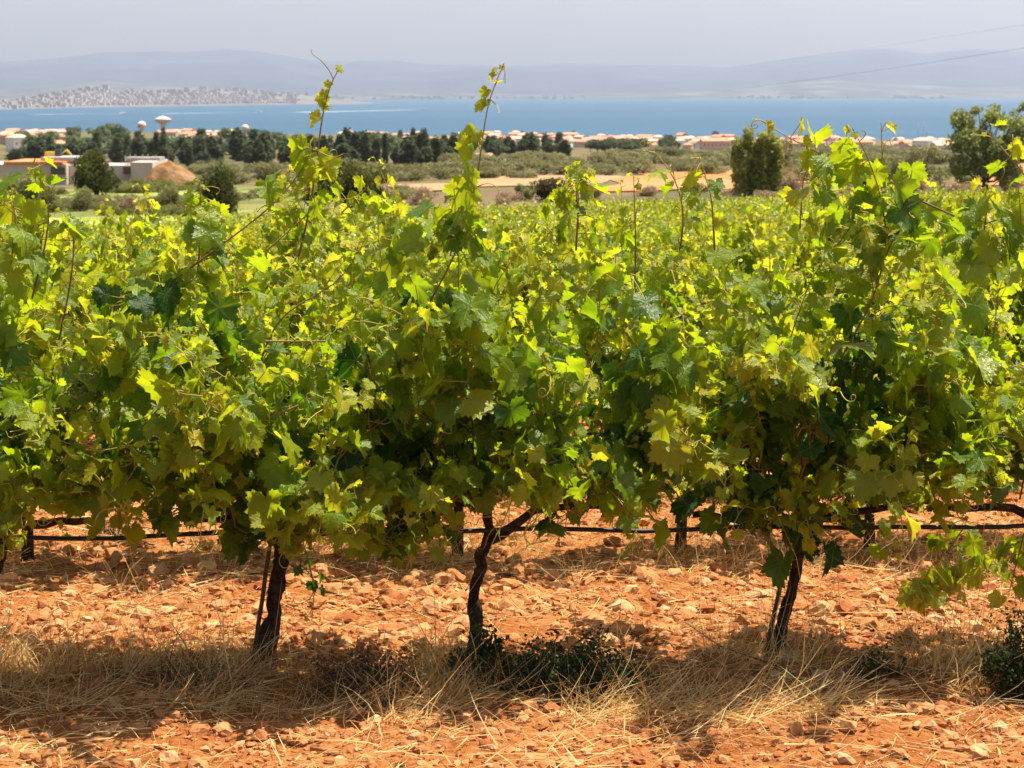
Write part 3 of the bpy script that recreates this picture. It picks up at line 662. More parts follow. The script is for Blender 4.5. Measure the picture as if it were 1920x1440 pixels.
def Acc_merge(tr, fo):
    a = Acc()
    for s, off in ((fo, 0), (tr, 2)):
        n0 = a.n; k = 0
        for V, F, Mi, T, L in zip(s.V, s.F, s.M, s.T, s.L):
            a.V.append(V); a.F.append(F+n0); a.M.append(Mi+off); a.T.append(T); a.L.append(L)
        a.n = n0+s.n
    return a
near_p = [proto_vine(300+i, LT_MID, 16, 12, 0.072, 0.42, M['leaf'], True) for i in range(5)]
mid_p = []
for i in range(5):
    a = proto_vine(330+i, LT_LO, 13, 9, 0.080, 0.30, M['leaf_far'], False)[2]
    mid_p.append(a.mesh('vine_plant', [M['leaf_far'], M['cane'], M['bark']]))
NAMES = ['second', 'third', 'fourth', 'fifth']
far_pts = []
for x in (3.2, 4.3, -3.15, -4.25):      # the front row goes on past the picture
    e = empty('grapevine', (x, ROW(x), gz(x, ROW(x)))); tag(e, 'front row grapevine further along the row, past the edge of the picture', 'grapevine', 'front row beyond the edges')
    q_ = near_p[rng.integers(5)]; link(bpy.data.objects.new('trunk', q_[0]), e); link(bpy.data.objects.new('foliage', q_[1]), e)
n_ind = 9
for k in range(1, 46):
    d = 7.1+2.4*k; hw = 0.2743*d+1.0; n = int(2*hw/1.1)+1; off = rng.uniform(0, 1.1)
    for i in range(n):
        x = -hw+off+1.1*i+rng.normal(0, 0.05); y = ROW(x)+2.4*k+rng.normal(0, 0.03)
        if y > float(field_end(x, y))-1 or abs(x) > 0.2743*y+1.3: continue
        if rng.random() < 0.02 and k > 2: continue
        loc = (x, y, gz(x, y)); rz = math.pi*(rng.random() < 0.5)+rng.normal(0, 0.05); sz = rng.uniform(0.92, 1.18)
        if n_ind < 298 and k <= 17:
            n_ind += 1
            if k <= 4:
                tm, fm, _ = near_p[rng.integers(5)]
                e = empty('grapevine', loc, rz); e.scale = (1, 1, sz)
                tag(e, f'leafy green grapevine in the {NAMES[k-1]} row back from the camera', 'grapevine', f'grapevines of the {NAMES[k-1]} row')
                link(bpy.data.objects.new('trunk', tm), e); link(bpy.data.objects.new('foliage', fm), e)
            else:
                o = bpy.data.objects.new('grapevine', mid_p[rng.integers(5)]); o.location = loc; o.rotation_euler = (0, 0, rz); o.scale = (1, 1, sz); link(o)
                tag(o, 'small yellow green grapevine in the packed rows further down the field', 'grapevine', 'grapevines further down the field')
        else: far_pts.append(loc)
fa = Acc(); fp = np.array(far_pts); nl = 210
P = np.repeat(fp, nl, 0); k_ = len(P)
off = np.stack([rng.uniform(-0.6, 0.6, k_), rng.normal(0, 0.24, k_), 0.55+1.0*rng.random(k_)**0.7+0.12*rng.normal(0, 1, k_)], 1)
T_ = rng.normal(0, 0.5, (k_, 3))+[0, -0.5, -0.4]; N_ = rng.normal(0, 0.45, (k_, 3))+[0, -0.1, 0.9]
LQ = (np.array([[-0.3, 0], [0.1, -0.75], [1.0, 0], [0.1, 0.75]]), np.array([[0, 1, 2], [0, 2, 3]]))
add_leaves(fa, P+off, T_, N_, rng.uniform(0.07, 0.11, k_), np.clip(0.34+rng.normal(0, 0.17, k_), 0, 1), LQ)
tag(fa.build('distant_vine_rows', M['leaf_far']), 'far rows of the vineyard merging into one yellow green mass', 'vine rows', kind='stuff')
del fa, P, off, T_, N_

# ------------------------------------------------------------------ stones and clods
def hull_rock(seed, n=16, flat=0.7, sub=False):
    g = random.Random(seed); bm = bmesh.new()
    for i in range(n):
        v = Vector((g.gauss(0, 1), g.gauss(0, 1), g.gauss(0, 1))).normalized()*g.uniform(0.75, 1.05); bm.verts.new((v.x*g.uniform(0.9, 1.1), v.y*0.85, v.z*flat))
    r = bmesh.ops.convex_hull(bm, input=bm.verts)
    bmesh.ops.delete(bm, geom=list({x for x in r['geom_interior'] if isinstance(x, bmesh.types.BMVert)}), context='VERTS')
    if sub:
        bmesh.ops.bevel(bm, geom=bm.edges[:]+bm.verts[:], offset=0.06, segments=1, affect='EDGES', profile=0.6)
        bmesh.ops.triangulate(bm, faces=bm.faces[:]); bmesh.ops.subdivide_edges(bm, edges=bm.edges[:], cuts=1, use_grid_fill=False)
        bmesh.ops.triangulate(bm, faces=bm.faces[:])
        for v in bm.verts: v.co *= 1+0.05*(g.random()-0.5)
    bmesh.ops.triangulate(bm, faces=bm.faces[:]); bm.verts.index_update()
    V = np.array([v.co[:] for v in bm.verts]); F = np.array([[v.index for v in f.verts] for f in bm.faces]); bm.free()
    return V, F
RK = [hull_rock(i, 11+i % 5, 0.55+0.08*(i % 4)) for i in range(6)]
bm_ = bmesh.new(); bmesh.ops.create_icosphere(bm_, subdivisions=2, radius=1.0); _cv = np.array([v.co[:] for v in bm_.verts]); _cf = np.array([[v.index for v in f.verts] for f in bm_.faces]); bm_.free()
for i in range(6):       # crumbly rounded clods
    n_ = 1+0.55*(vnoise(_cv[:, 0]*1.8+i*7+20, _cv[:, 1]*1.8+_cv[:, 2]*1.3+20, 190)-0.5)+0.5*(vnoise(_cv[:, 0]*4+_cv[:, 2]*3+40, _cv[:, 1]*4+i*5+40, 191)-0.5)
    RK.append((_cv*n_[:, None]*[1, 0.9, 0.72], _cf))
def rand_rot(k, g):
    q_ = unit(g.normal(0, 1, (k, 4))); a, b, c, d = q_.T
    return np.stack([np.stack([1-2*(c*c+d*d), 2*(b*c-a*d), 2*(b*d+a*c)], -1), np.stack([2*(b*c+a*d), 1-2*(b*b+d*d), 2*(c*d-a*b)], -1), np.stack([2*(b*d-a*c), 2*(c*d+a*b), 1-2*(b*b+c*c)], -1)], 1)
gr = Acc()
def scatter_rocks(n, ylo, yhi, smed, ssig, smax, dens=None):
    y = ylo+(yhi-ylo)*rng.random(n)**1.15; x = rng.uniform(-1, 1, n)*(0.285*y+0.75)
    keep = vnoise(x*2.1, y*2.6, 120)*0.7+vnoise(x*7, y*7, 121)*0.5 > rng.random(n)*0.85
    x, y = x[keep], y[keep]; k = len(x); s = np.minimum(smed*np.exp(rng.normal(0, ssig, k)), smax); z = G(x, y)
    wh = rng.integers(0, 60, k); Rm = rand_rot(k, rng); tv = np.clip(0.42+rng.normal(0, 0.26, k)+(s > 0.03)*0.1, 0, 1); wh = np.where(rng.random(k) < 0.66, 6+wh % 6, wh % 6); s = np.where((y < 6.9) & (s > 0.040), 0.040, s)
    for j in range(12):
        ii = np.where(wh == j)[0]; V, F = RK[j]
        if len(ii) == 0: continue
        W = np.einsum('kij,vj->kvi', Rm[ii], V)*s[ii][:, None, None]; W[:, :, 2] *= 0.75
        W += np.stack([x[ii], y[ii], z[ii]+s[ii]*0.16], 1)[:, None]
        FF = (F[None]+(np.arange(len(ii))*len(V))[:, None, None]).reshape(-1, 3)
        gr.add(W.reshape(-1, 3), FF, 0, np.repeat(np.stack([tv[ii]]*3, 1), len(V), 0))
scatter_rocks(17000, 5.5, 8.8, 0.0078, 0.6, 0.03)
scatter_rocks(3600, 5.5, 9.2, 0.020, 0.6, 0.07)
scatter_rocks(24000, 7.2, 16, 0.0105, 0.65, 0.05)
scatter_rocks(4200, 7.4, 13, 0.024, 0.5, 0.065)
tag(gr.build('gravel', M['rock'], smooth=False), 'loose orange stones and clods covering the dry soil', 'gravel', kind='stuff')
BIG = [(95,1300,26,.62,'pale flat stone beside a straw stalk at the left of the foreground'), (262,1312,22,.75,'upright pointed stone in front of the dry grass at left'), (325,1345,20,.6,'orange stone lying by the shadow edge at left'),
       (340,1205,20,.85,'pale upright stone on the lit soil left of the thick trunk'), (488,1372,24,.4,'orange wedge shaped stone at the edge of the tree shadow'), (690,1352,20,.5,'tilted brown stone near the small green weed'),
       (820,1342,20,.35,'reddish rounded stone below the green shrub'), (872,1338,26,.35,'large rounded red stone below the green shrub'), (930,1350,16,.5,'small angular stone right of the rounded red stone'),
       (1130,1350,16,.55,'small square stone on the soil in the middle foreground'), (1040,1180,24,.3,'dark red clod on the soil behind the green shrub'), (1495,1225,24,.95,'pale stone at the foot of the curved vine trunk'),
       (1492,1358,30,.65,'large flat pale stone below the curved vine trunk'), (1588,1368,28,.8,'pale stone with a sharp peak below the dry grass at right'), (1720,1366,18,.85,'pale stone leaning on its brighter twin at right'),
       (1748,1364,20,.9,'brightest cream stone lying on the soil at right'), (1895,1372,22,.6,'orange stone at the right edge of the foreground'), (255,1425,22,.85,'cream stone at the bottom edge left of the straw'),
       (150,1418,14,.5,'small orange stone at the bottom left corner'), (1175,1420,16,.8,'cream pebble at the bottom edge in the middle')]
for i, (px, py, hp, tv, lab) in enumerate(BIG):
    h = hit(px, py+hp*0.5); s = hp/FPX*np.linalg.norm(h-[0, 0, CAMZ])*0.85
    V, F = hull_rock(500+i, 12, 0.66, True); rr = np.array(Matrix.Rotation(rnd.uniform(0, 6.28), 3, 'Z') @ Matrix.Rotation(rnd.uniform(-0.5, 0.5), 3, 'X'))
    o = Acc().add(V@rr.T*s, F, 0, (tv, tv, tv)).build('stone', M['rock'], smooth=False, loc=(h[0], h[1], gz(h[0], h[1])+s*0.35))
    tag(o, lab, 'stone', 'larger stones on the soil')

# ------------------------------------------------------------------ dry grass and straw
def blades(acc, B, D, L, W, bend, tint, segs=4):
    """ribbons from B along D that bend over"""
    k = len(B); D = unit(D); side = unit(np.cross(D, rng.normal(0, 1, (k, 3)))); ax = rng.normal(0, 1, (k, 3))*bend; gv = bend*rng.uniform(0.1, 1.5, (k, 1))*np.array([0, 0, -1.0])
    V = []; p = B.copy(); d = D.copy()
    for i in range(segs+1):
        w_ = (W*(1-0.8*i/segs))[:, None]
        V += [p-side*w_, p+side*w_]
        d = unit(d+ax/segs+0.6*gv/segs); p = p+d*(L/segs)[:, None]
    V = np.stack(V, 1); m_ = V.shape[1]; F = []
    for i in range(segs):
        a = 2*i; F += [(a, a+1, a+3), (a, a+3, a+2)]
    FF = (np.array(F)[None]+(np.arange(k)*m_)[:, None, None]).reshape(-1, 3)
    acc.add(V.reshape(-1, 3), FF, 0, np.repeat(np.stack([tint]*3, 1), m_, 0))
ga = Acc()
def grass(n, xr, yr, L, lean, leandir, W=0.0017, bend=0.7, t0=0.5, clump=1.0, base=0.0):
    x = rng.uniform(*xr, n); y = rng.normal((yr[0]+yr[1])/2, (yr[1]-yr[0])/3.2, n)
    keep = vnoise(x*3.6, y*4.5, 130) > 0.36+0.40*rng.random(n)*clump
    x, y = x[keep], y[keep]; k = len(x); a = rng.normal(leandir, 1.3, k); le = np.abs(rng.normal(lean, 0.35, k))
    D = np.stack([np.cos(a)*le, np.sin(a)*le, np.ones(k)], 1)
    blades(ga, np.stack([x, y, G(x, y)+base], 1), D, L*np.exp(rng.normal(0, 0.4, k)), np.full(k, W)*np.exp(rng.normal(0, 0.3, k)), bend, np.clip(t0+rng.normal(0, 0.38, k), 0, 1))
grass(1500, (-2.2, 2.3), (6.6, 7.2), 0.24, 0.5, 0.8, W=0.0017, bend=1.1, t0=0.75)
grass(2200, (-2.2, 2.3), (6.5, 7.2), 0.13, 0.8, 2.4, t0=0.1, bend=0.9)
grass(3000, (-2.2, 0.2), (6.5, 7.15), 0.15, 0.6, -0.5, t0=0.42)
grass(2600, (-0.5, 0.8), (6.30, 6.9), 0.17, 1.3, -0.6, t0=0.55)
grass(3000, (0.4, 2.3), (6.45, 7.2), 0.20, 1.0, -0.5, t0=0.6)
grass(2600, (0.2, 2.2), (6.35, 6.65), 0.24, 2.6, -0.3, t0=0.72)      # flattened straw
grass(1600, (-2.0, -0.2), (6.45, 6.7), 0.20, 2.2, -0.2, t0=0.6)
grass(700, (0.7, 2.2), (6.8, 7.5), 0.42, 0.28, 0.5, W=0.0011, bend=0.4, t0=0.4)   # tall stems at the right
grass(300, (-2.2, 0.6), (6.8, 7.6), 0.26, 0.4, 0.5, W=0.0011, bend=0.4, t0=0.35)
grass(5000, (-3.2, 3.2), (8.7, 9.9), 0.15, 0.8, -1.0, t0=0.35, W=0.0016)
grass(1600, (-1, 3.2), (8.8, 9.8), 0.30, 0.4, -1.0, t0=0.45, W=0.0014)
grass(3000, (-4, 4), (11.0, 12.6), 0.16, 0.8, -1.0, t0=0.4, W=0.002)
n = 8500; y = 5.6+5.4*rng.random(n); x = rng.uniform(-1, 1, n)*(0.285*y+0.1); a = rng.uniform(0, 6.28, n)
blades(ga, np.stack([x, y, G(x, y)+0.022], 1), np.stack([np.cos(a), np.sin(a), rng.normal(0.05, 0.12, n)], 1), 0.11*np.exp(rng.normal(0, 0.5, n)), np.full(n, 0.0015)*np.exp(rng.normal(0, .4, n)), 0.12, np.clip(0.72+rng.normal(0, 0.2, n), 0, 1))
tag(ga.build('dry_grass', M['straw']), 'dry straw coloured grass along the foot of the vines', 'dry grass', kind='stuff')
del ga, gr

# a few single things in the grass
def low_shrub(name, px, py, wpx, hpx, n, lab, cat, leafs=0.0105, mat='weed', grp=None, t0=0.35, stems=26):
    c = hit(px, py); d = np.linalg.norm(c-[0, 0, CAMZ]); wd = wpx/FPX*d/2; ht = hpx/FPX*d*1.02
    e = tag(empty(name, (c[0], c[1], gz(c[0], c[1]))), lab, cat, grp)
    st = Acc(); lf_ = Acc(); P = []; T_ = []
    for i in range(stems):
        a = rnd.uniform(0, 6.28); r_ = wd*math.sqrt(rnd.random()); top = np.array([r_*math.cos(a)*1.0, r_*math.sin(a)*0.55, ht*(1-0.5*(r_/wd)**2)*rnd.choice([rnd.uniform(0.25, 0.6), rnd.uniform(0.4, 1.15)])])
        b = np.array([top[0]*0.35, top[1]*0.35, -0.01]); mid = (b+top)/2+np.array([rnd.gauss(0, .02), rnd.gauss(0, .02), 0.15*ht])
        V, F = tube([b, mid, top], [0.003, 0.002, 0.001], 4, False); st.add(V, F)
        for j in range(n//stems):
            f = 0.15+0.9*rnd.random(); p_ = (b+(mid-b)*2*f if f < 0.5 else mid+(top-mid)*(2*f-1)) + np.random.default_rng(i*999+j).normal(0, 0.018, 3); P.append(p_); T_.append(unit(top-b)*0.6+np.array([rnd.gauss(0, .7), rnd.gauss(0, .7), rnd.gauss(0.2, .5)]))
    st.build('stem', M['stake'], e); P = np.array(P); k = len(P)
    add_leaves(lf_, P, np.array(T_), rng.normal(0, 0.6, (k, 3))+[0, -0.1, 0.7], leafs*rng.uniform(0.6, 1.3, k), np.clip(t0+rng.normal(0, 0.22, k), 0, 1), LQ)
    lf_.build('foliage', M[mat], e); return e
low_shrub('green_shrub', 900, 1265, 120, 95, 2600, 'low dark green shrub at the foot of the forked vine trunk', 'shrub', grp='low green shrubs', stems=40)
low_shrub('green_shrub', 1060, 1285, 330, 100, 8500, 'widest low dark green shrub, sprawling through the straw in the middle', 'shrub', grp='low green shrubs', stems=90)
low_shrub('green_shrub', 1905, 1310, 130, 175, 3400, 'dark green shrub at the right edge under the last vine', 'shrub', grp='low green shrubs', stems=50)
low_shrub('green_shrub', 1640, 1270, 130, 60, 420, 'thin green shrub in the dry grass right of the curved trunk', 'shrub', grp='low green shrubs', stems=16)
low_shrub('green_weed', 705, 1318, 42, 32, 90, 'tiny bright green weed at the edge of the soil', 'weed', 0.017, t0=0.95, stems=9)
low_shrub('dry_shrub', 690, 1295, 240, 90, 3600, 'dark brown dead shrub beside the tiny green weed', 'shrub', 0.008, 'dryweed', 'dry shrubs', 0.1, 90)
low_shrub('dry_shrub', 215, 1010, 120, 50, 700, 'grey brown dry tuft under the hose at left', 'shrub', 0.009, 'dryweed', 'dry shrubs', 0.5, 30)
low_shrub('dry_shrub', 360, 1290, 190, 60, 700, 'low brown dry tuft left of the thick trunk', 'shrub', 0.008, 'dryweed', 'dry shrubs', 0.3, 40)
P = np.array([hit(px, py) for px, py in ((1284, 1200), (1350, 1226), (1420, 1246), (1478, 1262), (1500, 1275))]); P[:, 2] = G(P[:, 0], P[:, 1])+[0.06, 0.035, 0.03, 0.02, 0.015]
V, F = tube(P, [0.0022, 0.003, 0.0036, 0.004, 0.004], 5); tag(Acc().add(V, F).build('fallen_twig', M['stake']), 'thin grey twig lying across the soil left of the curved trunk', 'twig')
P = np.array([hit(px, py) for px, py in ((35, 1270), (60, 1290), (90, 1325))]); P[:, 2] = G(P[:, 0], P[:, 1])+[0.05, 0.03, 0.02]
V, F = tube(P, 0.0028, 5); tag(Acc().add(V, F, 0, (0.8, .8, .8)).build('straw_stalk', M['straw']), 'thick pale straw stalk by the flat stone at left', 'straw')

# ------------------------------------------------------------------ trees of the plain
def crown(acc, blobs, n, card, g, tint0=0.5, shell=0.55, mat=0, up=0.25):
    """small leaf cards spread through lumpy volumes (unit-height tree)"""
    vol = np.array([b[3]*b[4]*b[5] for b in blobs])**0.7; pick = g.choice(len(blobs), n, p=vol/vol.sum()); bl = np.array(blobs)[pick]
    d = unit(g.normal(0, 1, (n, 3))); r = shell+(1-shell)*g.random(n)**0.6; r = r*(1+0.22*(vnoise(d[:, 0]*3+pick*7, d[:, 2]*3+d[:, 1]*2, 140)-0.5)*2)
    keep = vnoise(d[:, 0]*4+pick*3.3+9, d[:, 2]*4-d[:, 1]*3+9, 141) > 0.30
    P = bl[:, :3]+d*bl[:, 3:6]*r[:, None]; P, d, pick = P[keep], d[keep], pick[keep]; k = len(P)
    bt = g.normal(0, 0.15, len(blobs))[pick]
    add_leaves(acc, P, g.normal(0, 0.8, (k, 3))+[0, 0, 0.2], d*0.6+[0, 0, up]+g.normal(0, 0.5, (k, 3)), card*g.uniform(0.6, 1.3, k), np.clip(tint0+bt+g.normal(0, 0.15, k), 0, 1), LQ, mat, g)
def blobs_round(g, n, r, cz, h, w):
    out = []
    for i in range(n):
        a = g.uniform(0, 6.28); rr = w*math.sqrt(g.random())*0.75; z = cz+h*g.uniform(-0.5, 0.5); s = r*g.uniform(0.7, 1.25); out.append((rr*math.cos(a), rr*math.sin(a), z, s, s, s*0.8))
    return out
def tree_proto(kind, seed):
    g = np.random.default_rng(seed); tr = Acc(); fo = Acc(); card = 0.035; n = 3200; sh = 0.5
    if kind == 'oak': B = blobs_round(g, 24, 0.23, 0.48, 0.62, 0.55)+[(0, 0, 0.74, 0.28, 0.28, 0.24), (0, 0, 0.30, 0.46, 0.46, 0.27)]; n = 7500; card = 0.038
    elif kind == 'bush': B = blobs_round(g, 18, 0.26, 0.46, 0.6, 0.58)+[(0, 0, 0.26, 0.55, 0.55, 0.28)]; n = 4200; card = 0.045
    elif kind == 'scrub': B = blobs_round(g, 22, 0.28, 0.45, 0.5, 1.0)+[(0, 0, 0.3, 0.9, 0.9, 0.28)]; n = 3000; card = 0.06
    elif kind == 'cypress':
        B = [(g.normal(0, .02), g.normal(0, .02), z, 0.155*(1-((z-0.42)/0.72)**2)+0.02, 0.155*(1-((z-0.42)/0.72)**2)+0.02, 0.13) for z in np.linspace(0.12, 0.93, 10)]; n = 1300; card = 0.055
    elif kind == 'pine': B = blobs_round(g, 13, 0.20, 0.68, 0.42, 0.40)+[(0, 0, 0.55, 0.26, 0.26, 0.3)]; n = 1700; card = 0.06
    elif kind == 'poplar':
        B = []
        for (x, y, t_, w_) in ((-0.30, 0, .86, .12), (-0.1, .06, 1.0, .12), (0.06, -.05, .93, .12), (0.2, .05, .98, .12), (0.32, 0, .84, .10), (0.0, 0.12, .8, .12)):
            for z in np.linspace(0.10, t_-0.08, 8): B.append((x*(0.75+0.35*z)+g.normal(0, .02), y+g.normal(0, .02), z, w_*(1.1-0.45*(z/t_)**3), w_, 0.12))
        n = 13000; card = 0.028; sh = 0.4
    elif kind == 'eucalyptus':
        B = []
        for (x, y, z, s) in ((-.30, 0, .52, .20), (-.22, .1, .75, .15), (-.05, 0, .60, .20), (.05, 0, .88, .12), (-.12, 0, .92, .07), (.22, 0, .78, .14), (.30, 0, .58, .20), (.40, .1, .70, .12), (.33, 0, .93, .07), (.12, -.1, .45, .18), (-.28, 0, .33, .18), (.45, 0, .42, .14), (-.02, 0, .3, .17), (.25, 0, .28, .2), (.5, 0, .58, .1), (-.36, 0, .84, .09)):
            for j in range(3): B.append((x+g.normal(0, .04), y+g.normal(0, .06), z+g.normal(0, .035), s*0.76, s*0.76, s*0.66))
        n = 13500; card = 0.023; sh = 0.38
        for b in B[::3]:
            V, F = tube([[0, 0, 0.12], [b[0]*0.45, b[1]*0.5, b[2]*0.6], [b[0], b[1], b[2]]], [0.018, 0.011, 0.004], 5, False); tr.add(V, F)
    elif kind == 'olive_loose': B = blobs_round(g, 26, 0.14, 0.62, 0.62, 0.55)+blobs_round(g, 8, 0.16, 0.25, 0.3, 0.6); n = 5200; card = 0.03; sh = 0.35
    lean = g.normal(0, 0.02, 2)
    V, F = tube([[0, 0, -0.05], [lean[0], lean[1], 0.2], [lean[0]*2, lean[1]*2, 0.55]], [0.045, 0.03, 0.012] if kind not in ('cypress', 'pine') else [0.022, 0.018, 0.008], 6); tr.add(V, F)
    for i in range(4):
        b = B[int(g.integers(len(B)))]; V, F = tube([[lean[0], lean[1], 0.2], [b[0]*0.5, b[1]*0.5, 0.2+(b[2]-0.2)*0.6], [b[0], b[1], max(b[2], 0.25)]], [0.018, 0.012, 0.004], 5, False); tr.add(V, F)
    crown(fo, B, n, card, g, 0.5, sh)
    return tr, fo
def crown_mat(name, stops):
    return tinted(name, stops, 0.75, 0.42, [tuple(min(v*1.5, 1) for v in c) for c in stops], 0.15)
CM = {'oak': crown_mat('oak_foliage', [(0.032, 0.042, 0.010), (0.065, 0.076, 0.017), (0.137, 0.149, 0.032)]),
      'bush': crown_mat('bush_foliage', [(0.097, 0.111, 0.038), (0.195, 0.202, 0.076), (0.311, 0.301, 0.114)]),
      'scrub': crown_mat('scrub_foliage', [(0.087, 0.091, 0.038), (0.185, 0.177, 0.076), (0.291, 0.271, 0.124)]),
      'drybrush': crown_mat('dry_brush', [(0.175, 0.121, 0.076), (0.311, 0.222, 0.143), (0.467, 0.343, 0.211)]),
      'cypress': crown_mat('hazed_conifer_foliage', [(0.039, 0.056, 0.027), (0.071, 0.092, 0.041), (0.127, 0.149, 0.065)]),  # greens lightened and slightly blued to carry the haze of distance
      'pine': crown_mat('pine_foliage', [(0.058, 0.091, 0.038), (0.106, 0.146, 0.057), (0.195, 0.231, 0.091)]),
      'poplar': crown_mat('poplar_foliage', [(0.143, 0.141, 0.036), (0.262, 0.270, 0.061), (0.416, 0.423, 0.100)]),
      'eucalyptus': crown_mat('eucalyptus_foliage', [(0.114, 0.139, 0.044), (0.229, 0.264, 0.085), (0.408, 0.445, 0.133)]),
      'olive_loose': crown_mat('olive_foliage', [(0.116, 0.116, 0.053), (0.223, 0.212, 0.096), (0.349, 0.323, 0.152)])}
PR = {}
def protos(kind, num, mat=None):
    key = (kind, mat or kind)
    if key not in PR:
        PR[key] = []
        for i in range(num):
            tr, fo = tree_proto(kind, 700+hash_kind(kind)*10+i)
            PR[key].append((tr.mesh('trunk', [M['trunk']]), fo.mesh('crown', [CM[mat or kind]]), Acc_merge2(tr, fo).mesh(kind+'_tree', [CM[mat or kind], M['trunk']])))
    return PR[key]
def hash_kind(k): return sum(ord(c) for c in k) % 50
def Acc_merge2(tr, fo):
    a = Acc()
    for s, o_ in ((fo, 0), (tr, 1)):
        n0 = a.n
        for V, F, Mi, T, L in zip(s.V, s.F, s.M, s.T, s.L):
            a.V.append(V); a.F.append(F+n0); a.M.append(Mi+o_); a.T.append(T); a.L.append(L)
        a.n = n0+s.n
    return a
UW = {'oak': 1.35, 'bush': 1.5, 'scrub': 2.4, 'cypress': 0.34, 'pine': 1.05, 'poplar': 0.85, 'eucalyptus': 1.1, 'olive_loose': 1.25}
def plant(name, kind, px, pb, pt, wpx, lab, cat, grp=None, mat=None, parts=True, dist=None, num=3):
    if dist is None: b = hit(px, pb)
    else:
        d = ray(px, 300); b = np.array([d[0]*dist/d[1], dist, 0.0]); b[2] = gz(b[0], b[1])
    top = at(px, pt, b[1])[2]; h = max(top-b[2], 0.6); wd = wpx/FPX*b[1]
    pm = protos(kind, num, mat); i = rnd.randrange(len(pm)); sxy = wd/UW[kind]
    if parts:
        e = empty(name, b, rnd.uniform(0, 6.28) if kind not in ('eucalyptus', 'poplar') else 0); e.scale = (sxy, sxy, h)
        link(bpy.data.objects.new('trunk', pm[i][0]), e); link(bpy.data.objects.new('crown', pm[i][1]), e)
    else:
        e = bpy.data.objects.new(name, pm[i][2]); e.location = b; e.rotation_euler = (0, 0, rnd.uniform(0, 6.28)); e.scale = (sxy, sxy, h); link(e)
    return tag(e, lab, cat, grp)

for a in [('oak_tree','oak',180,366,277,100,'dense dark oak standing before the pale building site'), ('oak_tree','oak',415,402,305,96,'dark oak right of the dirt mound, behind the vine tips'),
          ('oak_tree','oak',678,396,303,128,'broad dark green oak behind the left tall vine shoot'), ('oak_tree','oak',598,392,312,96,'dark oak crowded against the broadest oak')]:
    plant(a[0], a[1], *a[2:6], a[6], 'tree', 'dark oaks beyond the vineyard')
BL = [(315,396,342,58,'round grey green bush standing alone on the grass left of the dark oak',None), (62,385,318,76,'olive bush in front of the orange roofed wall',None), (100,398,342,58,'pale bush left of the dark oak',None), (236,402,362,46,'small brown bush right of the dark oak','drybrush'),
      (22,372,322,56,'olive bush at the left edge of the plain',None), (150,396,345,60,'pale bush below the dark oak',None), (785,384,345,62,'grey brown bush right of the broad oak','drybrush'), (738,378,352,50,'small olive bush touching the broad oak',None),
      (1035,378,328,96,'dark olive bush below the pale straw field','dark'), (985,376,340,50,'low dark bush left of the olive bush',None), (1110,372,340,54,'brown bush beside the orange field','drybrush'), (1210,368,345,60,'brown bush in front of the orange field','drybrush'),
      (865,380,345,60,'olive bush behind the tall vine shoot',None), (1310,362,338,54,'brown bush left of the columnar tree','drybrush'), (1815,356,312,66,'round bush below the eucalyptus',None), (1480,362,318,60,'brown bush right of the columnar tree','drybrush'),
      (1550,362,318,80,'brown brush behind the vine tips right of the columnar tree','drybrush'), (1620,360,300,90,'grey olive bush right of the columnar tree',None), (1895,360,315,60,'brown brush under the eucalyptus','drybrush'), (250,340,318,36,'grey bush before the dark opening of the building','drybrush'), (115,338,312,40,'brown bush before the pale wall','drybrush')]
CM['dark'] = crown_mat('dark_bush_foliage', [(0.03, 0.03, 0.01), (0.06, 0.055, 0.02), (0.10, 0.09, 0.035)])
for px, pb, pt, wd, lab, mt_ in BL: plant('bush', 'bush', px, pb, pt, wd, lab, 'bush', 'bushes at the edge of the plain', mt_)
plant('columnar_tree', 'poplar', 1418, 368, 241, 106, 'tall olive columnar tree with several upright plumes', 'tree', num=1)
plant('olive_tree', 'olive_loose', 1470, 330, 256, 44, 'hazy grey tree just right of the columnar tree', 'tree', 'loose olive trees', num=2)
plant('olive_tree', 'olive_loose', 1735, 352, 268, 104, 'loose grey olive tree left of the eucalyptus', 'tree', 'loose olive trees', num=2)
plant('olive_tree', 'olive_loose', 1690, 345, 292, 60, 'small loose olive tree half hidden by vine tips', 'tree', 'loose olive trees', num=2)
plant('eucalyptus_tree', 'eucalyptus', 1846, 362, 190, 176, 'big airy eucalyptus rising above the sea at the right', 'tree', num=1)

CM['meadow'] = crown_mat('meadow_weeds', [(0.09, 0.10, 0.03), (0.16, 0.17, 0.045), (0.24, 0.23, 0.08)])
# scrub mounds across the plain, then belts of pines and cypresses, nearest the viewer last
def band(n, xr, pb, hpx, wpx, kind, name, lab, cat, grp, mat=None, top=None):
    for i in range(n):
        px = min(max(rnd.choice([rnd.uniform(*xr), rnd.gauss(xr[0]+(xr[1]-xr[0])*rnd.choice([0.12, 0.3, 0.55, 0.62, 0.9]), (xr[1]-xr[0])*0.05)]), xr[0]), xr[1]); f = np.interp(px, *zip(*pb)) if isinstance(pb, list) else pb
        b = f+rnd.uniform(-6, 6); h = hpx*rnd.choice([rnd.uniform(0.5, 0.9), rnd.uniform(0.7, 1.2), rnd.uniform(0.9, 1.4)]); plant(name, kind, px, b, b-h, wpx*rnd.uniform(0.65, 1.6), lab, cat, grp, mat, False, num=4)
band(26, (700, 1380), [(700, 338), (1380, 322)], 26, 70, 'scrub', 'scrub_bush', 'olive grey scrub bush on the slope beyond the oaks', 'bush', 'scrub bushes on the slope')
band(26, (830, 1380), [(830, 318), (1380, 308)], 24, 80, 'scrub', 'scrub_bush', 'olive grey scrub bush on the slope beyond the oaks', 'bush', 'scrub bushes on the slope')
